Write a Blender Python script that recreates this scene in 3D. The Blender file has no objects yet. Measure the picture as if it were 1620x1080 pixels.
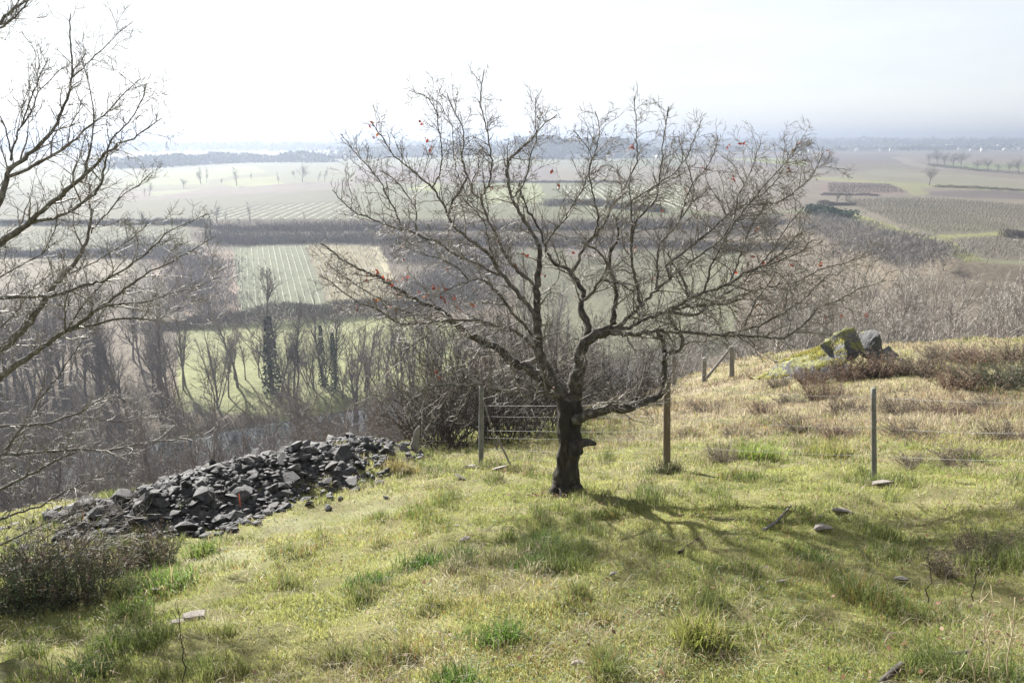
import bpy, bmesh, math, random
import numpy as np
from mathutils import Vector, Matrix

SC = bpy.context.scene
C = SC.collection
RNG = np.random.default_rng(7)
random.seed(7)

# ------------------------------------------------------------------ camera model
F = 1260.0
PITCH = math.radians(14.2)
CP, SP = math.cos(PITCH), math.sin(PITCH)

def ray(px, py):
    x = (px - 810.0) / F
    v = (540.0 - py) / F
    return np.array([x, CP + v * SP, -SP + v * CP])

def at_y(px, py, y):
    d = ray(px, py)
    return d * (y / d[1])

def proj(P):
    P = np.asarray(P)
    dep = P[..., 1] * CP - P[..., 2] * SP
    v = P[..., 1] * SP + P[..., 2] * CP
    return np.stack([810 + F * P[..., 0] / dep, 540 - F * v / dep], -1)

# ------------------------------------------------------------------ noise
def _hash(ix, iy, seed):
    with np.errstate(over='ignore'):
        h = (ix.astype(np.int64) * 374761393 + iy.astype(np.int64) * 668265263 + seed * 974634777) & 0xFFFFFFFF
        h = ((h ^ (h >> 13)) * 1274126177) & 0xFFFFFFFF
        h = h ^ (h >> 16)
    return h.astype(np.float64) / 4294967295.0

def vn(x, y, seed=0):
    x = np.asarray(x, float); y = np.asarray(y, float)
    ix = np.floor(x); iy = np.floor(y)
    fx = x - ix; fy = y - iy
    fx = fx * fx * (3 - 2 * fx); fy = fy * fy * (3 - 2 * fy)
    a = _hash(ix, iy, seed); b = _hash(ix + 1, iy, seed)
    c = _hash(ix, iy + 1, seed); d = _hash(ix + 1, iy + 1, seed)
    return (a * (1 - fx) + b * fx) * (1 - fy) + (c * (1 - fx) + d * fx) * fy

def fbm(x, y, seed=0, o=3):
    t = 0; a = 0.5; n = 0
    for k in range(o):
        t = t + a * vn(x * 2 ** k + 17.3 * k, y * 2 ** k - 9.1 * k, seed + k); n += a; a *= 0.5
    return t / n

def sstep(a, b, x):
    t = np.clip((x - a) / (b - a), 0, 1)
    return t * t * (3 - 2 * t)

# ------------------------------------------------------------------ terrain
CREST = np.array([(-200, -40), (-40, -12), (-12, 3.0), (-6.5, 8.6), (-4.8, 9.3), (-4.0, 10.3), (-3.3, 11.7), (-2.6, 13.5), (-1.2, 16.2), (1, 19.5),
                  (4, 25), (8, 31), (12, 30.5), (20, 29), (40, 28), (120, 20), (400, 0)], float)
PLAT = np.array([(-900, 275), (-400, 286), (-100, 292), (40, 295), (92, 316), (110, 322), (116, 300), (114, 232), (108, 190),
                 (125, 176), (200, 166), (420, 150), (900, 60)], float)
RIVER = np.array([(-400, 10), (-150, 72), (-52, 98), (-34, 109), (36, 148), (62, 150), (140, 136), (320, 110)], float)

def seg_dist(x, y, P):
    best = np.full(np.shape(x), 1e18)
    for (ax, ay), (bx, by) in zip(P[:-1], P[1:]):
        dx, dy = bx - ax, by - ay
        t = np.clip(((x - ax) * dx + (y - ay) * dy) / (dx * dx + dy * dy), 0, 1)
        best = np.minimum(best, (x - ax - t * dx) ** 2 + (y - ay - t * dy) ** 2)
    return np.sqrt(best)

def inside(x, y, poly):
    x = np.asarray(x, float); y = np.asarray(y, float)
    r = np.zeros(x.shape, bool)
    n = len(poly); j = n - 1
    for i in range(n):
        xi, yi = poly[i]; xj, yj = poly[j]
        if yi != yj:
            r ^= ((yi > y) != (yj > y)) & (x < (xj - xi) * (y - yi) / (yj - yi) + xi)
        j = i
    return r

PLAT_POLY = [tuple(p) for p in PLAT] + [(20000, 60), (20000, 30000), (-20000, 30000), (-20000, 275)]

def crest_f(x):
    return (np.interp(x - .5, CREST[:, 0], CREST[:, 1]) + np.interp(x, CREST[:, 0], CREST[:, 1]) + np.interp(x + .5, CREST[:, 0], CREST[:, 1])) / 3

HEAP = np.array([(-4.85, 8.3), (-4.6, 8.3), (-4.1, 8.5), (-3.5, 9.2), (-3.1, 10.0), (-2.8, 10.9), (-2.4, 12.6)], float)

def heap(x, y):
    d = seg_dist(x, y, HEAP)
    return sstep(1.3, 0.1, d) * np.interp(x, [-6.4, -5.2, -4.2, -3.4, -3.0, -2.2], [.06, .14, .32, .5, .5, .28]) * (1 + .7 * (fbm(x * 1.3, y * 1.3, 31) - .5))

def H(x, y):
    x = np.asarray(x, float); y = np.asarray(y, float)
    ys = np.where(y > 0, y, 9 * np.tanh(y / 20))
    n = -1.65 - 0.275 * ys + 2.8 * np.tanh(x / 40)
    n = n + 1.15 * sstep(14, 25, y) * sstep(4.5, 12, x) * (0.8 + 0.4 * fbm(x * .15, y * .15, 5))
    near = sstep(60, 20, y)
    n = n + near * (0.30 * (fbm(x * .28, y * .28, 1) - .5) + 0.17 * (fbm(x * 1.1, y * 1.1, 2) - .5) + 0.085 * (fbm(x * 3.6, y * 3.6, 3, 2) - .5))
    n = n + heap(x, y)
    e = np.maximum(0, (y - crest_f(x)) * 0.85)
    n = n - 0.34 * e * e / (e + 5) + sstep(3, 15, e) * 2.0 * (fbm(x * .08, y * .08, 8) - .5)
    d = seg_dist(x, y, PLAT)
    s = np.where(inside(x, y, PLAT_POLY), -d, d)
    low = -41.5 + np.clip(100 - s, 0, 82) * .09
    st = np.clip((18 - s) / 18, 0, 1)
    low = low + 6.1 * (0.45 * sstep(0, .3, st) + 0.55 * sstep(.5, 1, st))
    lt = sstep(-92, -125, x + .15 * (y - 290))
    low = low * (1 - lt) + lt * (-41.5 + np.clip(100 - s, 0, 100) / 100 * 13.1)
    r = np.hypot(x, y)
    pl = 2.6 * (fbm(x / 260, y / 260, 11, 2) - .5) * sstep(0, 120, -s)
    pl = pl + 11 * sstep(900, 4200, r) + (16 + 26 * (fbm(x / 1500 + 3, y / 1500, 14, 3) - .42)) * sstep(3000, 5600, r)
    pl = pl + 0.004 * x * sstep(1500, 5000, r)
    low = low + np.where(s < 0, pl, 0)
    low = low + .8 * (fbm(x * .03, y * .03, 13) - .5) * sstep(0, 30, np.abs(s))
    rd = seg_dist(x, y, RIVER)
    low = low - 2.2 * sstep(11, 5.5, rd)
    k = 3.0
    m = np.maximum(n, low)
    return m + np.exp(-np.abs(n - low) / k) * k * 0.25

def Hs(x, y):
    return float(H(np.array([x]), np.array([y]))[0])

_T = np.exp(np.linspace(math.log(1.2), math.log(9000), 5000))
def ground(px, py, tmin=1.2):
    d = ray(px, py)
    t = _T[_T >= tmin]
    g = d[2] * t - H(d[0] * t, d[1] * t)
    k = np.where(g <= 0)[0]
    if len(k) == 0:
        return d * 6000
    k = k[0]
    if k == 0: return d * t[0]
    a = g[k - 1] / (g[k - 1] - g[k]); tt = t[k - 1] + (t[k] - t[k - 1]) * a
    p = d * tt
    p[2] = Hs(p[0], p[1])
    return p

# ------------------------------------------------------------------ mesh helpers
def np_mesh(name, V, counts, loops, mats, col=None, smooth=False, mat_idx=None):
    me = bpy.data.meshes.new(name)
    V = np.asarray(V, np.float32); counts = np.asarray(counts, np.int32); loops = np.asarray(loops, np.int32)
    me.vertices.add(len(V)); me.vertices.foreach_set('co', V.ravel())
    me.loops.add(len(loops)); me.loops.foreach_set('vertex_index', loops)
    me.polygons.add(len(counts))
    st = np.zeros(len(counts), np.int32); st[1:] = np.cumsum(counts)[:-1]
    me.polygons.foreach_set('loop_start', st)
    if smooth: me.polygons.foreach_set('use_smooth', np.ones(len(counts), bool))
    if mat_idx is not None: me.polygons.foreach_set('material_index', np.asarray(mat_idx, np.int32))
    if col is not None:
        a = me.color_attributes.new('Col', 'FLOAT_COLOR', 'POINT')
        col = np.asarray(col, np.float32)
        if col.shape[1] == 3: col = np.concatenate([col, np.ones((len(col), 1), np.float32)], 1)
        a.data.foreach_set('color', col.ravel())
    me.update(calc_edges=True)
    for m in (mats if isinstance(mats, (list, tuple)) else [mats]): me.materials.append(m)
    return me

def link(name, me, parent=None, loc=None):
    o = bpy.data.objects.new(name, me); C.objects.link(o)
    if parent is not None: o.parent = parent
    if loc is not None: o.location = [float(v) for v in loc]
    return o

def tag(o, label=None, cat=None, group=None, kind=None):
    if label: o['label'] = label
    if cat: o['category'] = cat
    if group: o['group'] = group
    if kind: o['kind'] = kind
    return o

def thing(name, label, cat, loc, group=None, rz=0):
    o = bpy.data.objects.new(name, None); C.objects.link(o)
    o.location = [float(v) for v in loc]; o.rotation_euler = (0, 0, rz); o.empty_display_size = .2
    return tag(o, label, cat, group)

def copy_tree(o, loc, rz, scale, label=None, group=None):
    c = o.copy(); C.objects.link(c)
    c.location = [float(v) for v in loc]; c.rotation_euler = (0, 0, rz)
    c.scale = scale if isinstance(scale, tuple) else (scale,) * 3
    if label: c['label'] = label
    if group: c['group'] = group
    for ch in o.children:
        d = ch.copy(); C.objects.link(d); d.parent = c
    return c

class MB:
    def __init__(s): s.V = []; s.cnt = []; s.L = []; s.n = 0; s.col = []; s.mi = []
    def add(s, V, faces_counts, loops, col=None, mi=0):
        V = np.asarray(V, float)
        s.V.append(V); s.cnt.append(np.asarray(faces_counts)); s.L.append(np.asarray(loops) + s.n); s.n += len(V)
        s.mi.append(np.full(len(faces_counts), mi))
        if col is not None: s.col.append(np.broadcast_to(np.asarray(col, float), (len(V), 3)))
    def tube(s, pts, rad, k=4, cap=True, col=None, mi=0, rough=0, rs=0):
        pts = np.asarray(pts, float); n = len(pts)
        rad = np.broadcast_to(np.asarray(rad, float), (n,))
        tg = np.gradient(pts, axis=0); tg /= np.linalg.norm(tg, axis=1)[:, None] + 1e-9
        ref = np.array([.31, .52, .79]) if abs(tg.mean(0)[2]) < .8 else np.array([.95, .2, .1])
        u = np.cross(tg, ref); u /= np.linalg.norm(u, axis=1)[:, None] + 1e-9
        w = np.cross(tg, u)
        a = np.arange(k) / k * 2 * np.pi
        R = rad[:, None] * np.ones(k)[None]
        if rough:
            ii, jj = np.meshgrid(np.arange(n), np.arange(k), indexing='ij')
            th = jj / k * 2 * np.pi
            R = R * (1 + rough * (vn(np.cos(th) * 3 + 9 + rs, np.sin(th) * 3 + ii * .35, 5) + .7 * vn(np.cos(th) * 8 + 30 + rs, np.sin(th) * 8 + ii * .25, 6) - .85))
        V = pts[:, None] + R[..., None] * (np.cos(a)[None, :, None] * u[:, None] + np.sin(a)[None, :, None] * w[:, None])
        V = V.reshape(-1, 3)
        i = np.arange(n - 1)[:, None] * k; j = np.arange(k)[None]; j2 = (j + 1) % k
        q = np.stack([i + j, i + j2, i + k + j2, i + k + j], -1).reshape(-1)
        cnt = [4] * ((n - 1) * k)
        if cap:
            q = np.concatenate([q, np.arange(k)[::-1], (n - 1) * k + np.arange(k)]); cnt += [k, k]
        s.add(V, cnt, q, col, mi)
    def ribbon(s, pts, wid, rng, col=None, mi=0):
        pts = np.asarray(pts, float); n = len(pts)
        wid = np.broadcast_to(np.asarray(wid, float), (n,))
        t = pts[-1] - pts[0]
        u = np.cross(t, rng.normal(size=3)); u /= np.linalg.norm(u) + 1e-9
        V = np.concatenate([pts + u * wid[:, None] * .5, pts - u * wid[:, None] * .5])
        i = np.arange(n - 1)
        q = np.stack([i, i + 1, n + i + 1, n + i], -1).reshape(-1)
        s.add(V, [4] * (n - 1), q, col, mi)
    def poly(s, V, col=None, mi=0):
        s.add(V, [len(V)], np.arange(len(V)), col, mi)
    def box(s, c, sx, sy, sz, rz=0, col=None, mi=0):
        V = np.array([(x, y, z) for z in (0, 1) for y in (-.5, .5) for x in (-.5, .5)], float) * [sx, sy, sz]
        ca, sa = math.cos(rz), math.sin(rz)
        V = np.stack([V[:, 0] * ca - V[:, 1] * sa, V[:, 0] * sa + V[:, 1] * ca, V[:, 2]], 1) + c
        q = [0, 2, 3, 1, 4, 5, 7, 6, 0, 1, 5, 4, 2, 6, 7, 3, 0, 4, 6, 2, 1, 3, 7, 5]
        s.add(V, [4] * 6, q, col, mi)
    def mesh(s, name, mats, smooth=False, off=None):
        V = np.concatenate(s.V)
        if off is not None: V = V - np.asarray(off)
        return np_mesh(name, V, np.concatenate(s.cnt), np.concatenate(s.L), mats, np.concatenate(s.col) if s.col else None, smooth, np.concatenate(s.mi))

def unit(v):
    v = np.asarray(v, float); return v / (np.linalg.norm(v) + 1e-9)

def grow(rng, p, d, L, nseg, wob, up=0.0):
    p = np.asarray(p, float); d = unit(d); pts = [p]
    st = L / nseg
    for i in range(nseg):
        d = unit(d + rng.normal(size=3) * wob + np.array([0, 0, up]))
        p = p + d * st; pts.append(p)
    return np.array(pts)

def side_dir(rng, t, ang):
    t = unit(t)
    a = unit(np.cross(t, rng.normal(size=3)))
    return t * math.cos(ang) + a * math.sin(ang)

def resample(P, R, step):
    P = np.asarray(P, float); R = np.asarray(R, float)
    d = np.concatenate([[0], np.cumsum(np.linalg.norm(np.diff(P, axis=0), axis=1))])
    n = max(2, int(d[-1] / step) + 1)
    # catmull-like smoothing: dense linear then box filter
    t = np.linspace(0, d[-1], n * 4)
    Q = np.stack([np.interp(t, d, P[:, k]) for k in range(3)], 1)
    rr = np.interp(t, d, R)
    w = 5
    Qp = np.concatenate([np.repeat(Q[:1], w, 0), Q, np.repeat(Q[-1:], w, 0)])
    ker = np.ones(2 * w + 1) / (2 * w + 1)
    S = np.stack([np.convolve(Qp[:, k], ker, 'valid') for k in range(3)], 1)
    S[0] = Q[0]; S[-1] = Q[-1]
    idx = np.linspace(0, len(S) - 1, n).astype(int)
    return S[idx], rr[idx]

# ------------------------------------------------------------------ materials
def mat(name):
    m = bpy.data.materials.new(name); m.use_nodes = True
    nt = m.node_tree; nt.nodes.clear()
    out = nt.nodes.new('ShaderNodeOutputMaterial')
    return m, nt, out

def N(nt, t, **kw):
    n = nt.nodes.new(t)
    for k, v in kw.items():
        if k in n.inputs: n.inputs[k].default_value = v
        else: setattr(n, k, v)
    return n

def ramp(nt, fac, stops):
    r = nt.nodes.new('ShaderNodeValToRGB')
    el = r.color_ramp.elements
    while len(el) < len(stops): el.new(.5)
    for e, (p, c) in zip(el, stops): e.position = p; e.color = (*c, 1)
    nt.links.new(fac, r.inputs[0]); return r.outputs[0]

def mix(nt, fac, a, b, mode='MIX'):
    m = nt.nodes.new('ShaderNodeMix'); m.data_type = 'RGBA'; m.blend_type = mode
    for s, v in ((m.inputs[0], fac), (m.inputs[6], a), (m.inputs[7], b)):
        if isinstance(v, (int, float)): s.default_value = v
        elif isinstance(v, tuple): s.default_value = (*v, 1)
        else: nt.links.new(v, s)
    return m.outputs[2]

def simple(name, stops, scale=8, rough=.85, bump=0, bscale=30, attr=False, stretch=None, spec=.3, translucent=0, bdist=.02):
    m, nt, out = mat(name)
    b = N(nt, 'ShaderNodeBsdfPrincipled', Roughness=rough)
    b.inputs['Specular IOR Level'].default_value = spec
    tc = N(nt, 'ShaderNodeTexCoord'); vec = tc.outputs['Object']
    if stretch:
        mp = N(nt, 'ShaderNodeMapping'); mp.inputs['Scale'].default_value = stretch
        nt.links.new(vec, mp.inputs[0]); vec = mp.outputs[0]
    no = N(nt, 'ShaderNodeTexNoise', Scale=scale, Detail=6.0, Roughness=.65)
    nt.links.new(vec, no.inputs['Vector'])
    col = ramp(nt, no.outputs[0], stops)
    if attr:
        at = N(nt, 'ShaderNodeVertexColor', layer_name='Col')
        col = mix(nt, 1.0, col, at.outputs[0], 'MULTIPLY')
    nt.links.new(col, b.inputs['Base Color'])
    if bump:
        n2 = N(nt, 'ShaderNodeTexNoise', Scale=bscale, Detail=8.0, Roughness=.7)
        nt.links.new(vec, n2.inputs['Vector'])
        bp = N(nt, 'ShaderNodeBump', Strength=bump, Distance=bdist)
        nt.links.new(n2.outputs[0], bp.inputs['Height']); nt.links.new(bp.outputs[0], b.inputs['Normal'])
    if translucent:
        tr = N(nt, 'ShaderNodeBsdfTranslucent'); nt.links.new(col, tr.inputs[0])
        ms = N(nt, 'ShaderNodeMixShader'); ms.inputs[0].default_value = translucent
        nt.links.new(b.outputs[0], ms.inputs[1]); nt.links.new(tr.outputs[0], ms.inputs[2])
        nt.links.new(ms.outputs[0], out.inputs[0])
    else:
        nt.links.new(b.outputs[0], out.inputs[0])
    return m

W1 = [(0.0, (.75, .75, .75)), (1.0, (1.2, 1.2, 1.2))]
M_ground = simple('ground_mat', [(.25, (.62, .60, .56)), (.5, (.95, .95, .95)), (.75, (1.35, 1.35, 1.3))], scale=1.1, rough=.95, bump=.5, bscale=9, attr=True, spec=.1, bdist=.05)
M_grass = simple('grass_mat', W1, scale=3, rough=.55, attr=True, spec=.35, translucent=.5)
M_leaf = simple('leaf_mat', W1, scale=20, rough=.6, attr=True, spec=.3, translucent=.35)
M_bark = simple('oak_bark', [(.3, (.016, .014, .012)), (.52, (.048, .041, .034)), (.66, (.09, .082, .066)), (.8, (.2, .2, .16))], scale=14, rough=.9, bump=1.0, bscale=30, stretch=(1, 1, .25), bdist=.06)
M_bark2 = simple('bough_bark', [(.3, (.02, .018, .015)), (.5, (.065, .056, .047)), (.62, (.13, .12, .10)), (.76, (.30, .31, .26))], scale=16, rough=.9, bump=.8, bscale=40, bdist=.02)
M_limb = simple('limb_bark', [(.3, (.04, .035, .03)), (.5, (.10, .09, .078)), (.62, (.18, .17, .15)), (.78, (.33, .34, .30))], scale=22, rough=.85, bump=.6, bscale=60, bdist=.01)
M_twig = simple('twig_bark', [(.3, (.08, .068, .056)), (.55, (.19, .168, .142)), (.75, (.32, .30, .265))], scale=9, rough=.6, spec=.4)
M_twig_dark = simple('thicket_bark', [(.3, (.022, .018, .015)), (.6, (.075, .06, .048)), (.8, (.2, .17, .14))], scale=5, rough=.7)
M_wood_a = simple('valley_bark', [(.3, (.09, .075, .066)), (.7, (.22, .19, .165))], scale=.8, rough=.85)
M_wood_b = simple('pale_wood_bark', [(.3, (.18, .165, .145)), (.7, (.42, .39, .345))], scale=.8, rough=.85)
M_under = simple('undergrowth_mat', [(.3, (.11, .095, .085)), (.7, (.26, .235, .21))], scale=.35, rough=.85)
M_stone = simple('slate_stone', [(.3, (.018, .018, .02)), (.52, (.042, .041, .042)), (.66, (.085, .083, .08)), (.78, (.15, .16, .12))], scale=5, rough=.72, bump=.8, bscale=22, spec=.35, bdist=.02)
def vary(m, lo, hi):
    nt = m.node_tree; b = next(n for n in nt.nodes if n.type == 'BSDF_PRINCIPLED')
    src = b.inputs['Base Color'].links[0].from_socket
    oi = nt.nodes.new('ShaderNodeObjectInfo')
    nt.links.new(mix(nt, 1.0, src, ramp(nt, oi.outputs['Random'], [(0, lo), (.7, (1, 1, 1)), (1, hi)]), 'MULTIPLY'), b.inputs['Base Color'])
vary(M_stone, (.62, .6, .58), (2.0, 1.9, 1.7))
M_flat = simple('pale_stone', [(.3, (.12, .105, .09)), (.6, (.23, .205, .18)), (.8, (.34, .31, .28))], scale=9, rough=.8, bump=.5, bscale=40)
M_post = simple('weathered_post', [(.3, (.10, .09, .078)), (.7, (.27, .25, .22))], scale=6, rough=.9, bump=.6, bscale=14, stretch=(9, 9, .6), bdist=.01)
M_post_brown = simple('brown_post', [(.3, (.075, .055, .04)), (.7, (.20, .155, .115))], scale=6, rough=.85, bump=.6, bscale=14, stretch=(9, 9, .6), bdist=.01)
M_grey = simple('grey_stake', [(.3, (.09, .09, .09)), (.7, (.20, .195, .185))], scale=12, rough=.7, bump=.3, bscale=60)
M_wire = simple('galvanised_wire', [(.3, (.24, .24, .24)), (.7, (.45, .45, .45))], scale=30, rough=.35, spec=.8)
M_red = simple('red_plastic', [(.3, (.45, .09, .05)), (.7, (.62, .14, .08))], scale=10, rough=.5)
M_wall = simple('white_render', [(.3, (.62, .60, .57)), (.7, (.80, .79, .76))], scale=1, rough=.9)
M_roof = simple('slate_roof', [(.3, (.09, .095, .105)), (.7, (.18, .18, .19))], scale=2, rough=.7)
M_roof_pale = simple('pale_roof', [(.3, (.5, .5, .5)), (.7, (.68, .68, .68))], scale=1, rough=.6)
M_far = simple('distant_foliage', [(.3, (.028, .036, .024)), (.7, (.075, .08, .055))], scale=.08, rough=.95)
M_hedge = simple('hedge_mat', [(.3, (.08, .068, .056)), (.7, (.17, .14, .115))], scale=.5, rough=.95)
M_ivy = simple('ivy_mat', [(.3, (.02, .035, .016)), (.7, (.05, .08, .032))], scale=2, rough=.8, spec=.12)

# moss-over-rock
def rock_moss(name, lo, hi):
    m, nt, out = mat(name)
    b = N(nt, 'ShaderNodeBsdfPrincipled', Roughness=.85)
    tc = N(nt, 'ShaderNodeTexCoord'); ge = N(nt, 'ShaderNodeNewGeometry')
    n1 = N(nt, 'ShaderNodeTexNoise', Scale=2.2, Detail=7.0); nt.links.new(tc.outputs['Object'], n1.inputs['Vector'])
    n2 = N(nt, 'ShaderNodeTexNoise', Scale=9.0, Detail=7.0, Roughness=.7); nt.links.new(tc.outputs['Object'], n2.inputs['Vector'])
    rock = ramp(nt, n2.outputs[0], [(.3, (.025, .025, .025)), (.5, (.07, .07, .07)), (.62, (.11, .11, .11)), (.78, (.27, .27, .27))])
    moss = ramp(nt, n2.outputs[0], [(.3, (.06, .062, .016)), (.7, (.22, .22, .055))])
    sx = N(nt, 'ShaderNodeSeparateXYZ'); nt.links.new(ge.outputs['Normal'], sx.inputs[0])
    ad = N(nt, 'ShaderNodeMath', operation='MULTIPLY_ADD'); nt.links.new(sx.outputs[2], ad.inputs[0]); ad.inputs[1].default_value = .45
    nt.links.new(n1.outputs[0], ad.inputs[2])
    f = ramp(nt, ad.outputs[0], [(lo, (0, 0, 0)), (hi, (1, 1, 1))])
    nt.links.new(mix(nt, f, rock, moss), b.inputs['Base Color'])
    bp = N(nt, 'ShaderNodeBump', Strength=.9, Distance=.06); nt.links.new(n2.outputs[0], bp.inputs['Height']); nt.links.new(bp.outputs[0], b.inputs['Normal'])
    nt.links.new(b.outputs[0], out.inputs[0]); return m
M_moss = rock_moss('mossy_rock', .66, .78); M_crag = rock_moss('lichen_rock', .90, 1.0)

def water_mat():
    m, nt, out = mat('river_water')
    b = N(nt, 'ShaderNodeBsdfPrincipled', Roughness=.06); b.inputs['Base Color'].default_value = (.05, .055, .05, 1)
    n = N(nt, 'ShaderNodeTexNoise', Scale=1.5, Detail=3.0); bp = N(nt, 'ShaderNodeBump', Strength=.08, Distance=.05)
    nt.links.new(n.outputs[0], bp.inputs['Height']); nt.links.new(bp.outputs[0], b.inputs['Normal'])
    nt.links.new(b.outputs[0], out.inputs[0]); return m
M_water = water_mat()

# ------------------------------------------------------------------ fields (plan polygons from sight lines onto the terrain)
def gp(pts, tmin=110):
    return [tuple(ground(a, b, tmin)[:2]) for a, b in pts]

FIELDS = [  # colour, polygon
    ((.132, .126, .080), [(-60, 300), (560, 296), (575, 350), (-60, 358)]),
    ((0.170, 0.140, 0.115), [(190, 303), (300, 297), (560, 286), (560, 298), (190, 318)]),
    ((0.234, 0.252, 0.123), [(190, 292), (222, 275), (345, 266), (405, 262), (420, 272), (330, 285), (330, 292)]),
    ((0.234, 0.252, 0.114), [(345, 291), (372, 283), (438, 279), (446, 291), (372, 296)]),
    ((0.203, 0.215, 0.114), [(240, 303), (330, 298), (240, 312)]),
    ((.135, .138, .07), [(560, 290), (1090, 288), (1110, 345), (560, 350)]),
    ((0.234, 0.252, 0.123), [(772, 289), (852, 288), (862, 321), (755, 323)]),
    ((0.234, 0.252, 0.095), [(640, 300), (690, 286), (700, 304)]),
    ((0.150, 0.118, 0.100), [(560, 264), (880, 262), (880, 289), (560, 290)]),
    ((0.190, 0.165, 0.120), [(880, 262), (1150, 258), (1150, 290), (880, 289)]),
    ((0.172, 0.178, 0.114), [(880, 256), (1120, 256), (1100, 263), (880, 264)]),
    ((0.185, 0.155, 0.120), [(1090, 244), (1700, 236), (1700, 330), (1280, 330), (1150, 345), (1090, 330)]),
    ((0.140, 0.112, 0.095), [(1110, 244), (1420, 243), (1440, 262), (1300, 268), (1120, 258)]),
    ((0.250, 0.281, 0.114), [(1140, 251), (1215, 249), (1275, 254), (1272, 264), (1200, 256)]),
    ((0.165, 0.140, 0.105), [(1300, 262), (1420, 258), (1460, 268), (1470, 287), (1300, 280)]),
    ((0.200, 0.185, 0.130), [(1400, 266), (1500, 272), (1700, 292), (1700, 304), (1450, 292), (1300, 283)]),
    ((0.120, 0.095, 0.085), [(1460, 304), (1560, 300), (1700, 302), (1700, 318), (1500, 312), (1455, 308)]),
    ((0.218, 0.215, 0.104), [(1290, 279), (1420, 288), (1700, 303), (1700, 306), (1440, 295), (1290, 284)]),
    ((0.211, 0.207, 0.104), [(1405, 288), (1445, 290), (1470, 308), (1445, 309)]),
    ((0.200, 0.150, 0.125), [(1300, 287), (1410, 291), (1440, 308), (1300, 308)]),
    ((0.190, 0.165, 0.120), [(1310, 313), (1480, 312), (1700, 322), (1700, 364), (1470, 376), (1400, 352), (1325, 332)]),
    ((.165, .150, .102), [(1390, 312), (1440, 312), (1500, 330), (1640, 368), (1480, 375), (1420, 352)]),
    ((0.257, 0.252, 0.104), [(1322, 335), (1340, 334), (1400, 353), (1465, 374), (1470, 381), (1395, 363)]),
    ((0.234, 0.229, 0.095), [(1462, 374), (1620, 365), (1700, 361), (1700, 366), (1620, 370), (1500, 377), (1552, 410), (1528, 413), (1458, 382)]),
    ((0.170, 0.148, 0.110), [(1500, 379), (1620, 372), (1700, 368), (1700, 420), (1560, 410)]),
    ((0.234, 0.207, 0.162), [(1410, 248), (1432, 250), (1450, 258), (1495, 267), (1480, 268), (1430, 259)]),
    ((0.160, 0.190, 0.080), [(1495, 258), (1700, 264), (1700, 271), (1495, 266)]),
]
LOWFIELDS = [
    ((.165, .172, .08), [(280, 520), (480, 503), (650, 500), (740, 520), (740, 660), (560, 680), (280, 650)]),
    ((.13, .126, .085), [(-80, 352), (300, 352), (315, 402), (-80, 404)]),
    ((.19, .165, .125), [(-80, 406), (230, 404), (200, 440), (-80, 460)]),
    ((.22, .17, .13), [(230, 410), (330, 395), (372, 400), (380, 490), (300, 500)]),
    ((.122, .130, .080), [(368, 390), (482, 386), (524, 496), (382, 500)]),
    ((.17, .15, .09), [(484, 386), (590, 388), (640, 494), (526, 497)]),
    ((.30, .27, .18), [(585, 392), (600, 391), (625, 440), (612, 440)]),
    ((.105, .104, .066), [(815, 396), (1180, 396), (1160, 560), (820, 575)]),
    ((.13, .11, .09), [(880, 382), (960, 382), (990, 410), (900, 410)]),
]
FIELDS = [(c, gp(p)) for c, p in FIELDS]
LOWFIELDS = [(c, gp(p, 105)) for c, p in LOWFIELDS]

BARE = [ground(400, 862), ground(350, 885), ground(470, 830), ground(590, 800)]

def dryness(x, y):
    d = sstep(9.0, 14.0, y + .15 * np.abs(x - 6)) * sstep(.6, 3.0, x)
    d = np.maximum(d, sstep(5.2, 8, x) * sstep(6.5, 9.5, y) * .9)
    d = d * .78 + .95 * (fbm(x * .45, y * .6, 21) - .5) + .5 * (fbm(x * 2, y * 2, 22) - .5)
    return np.clip(d, 0, 1)

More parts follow.
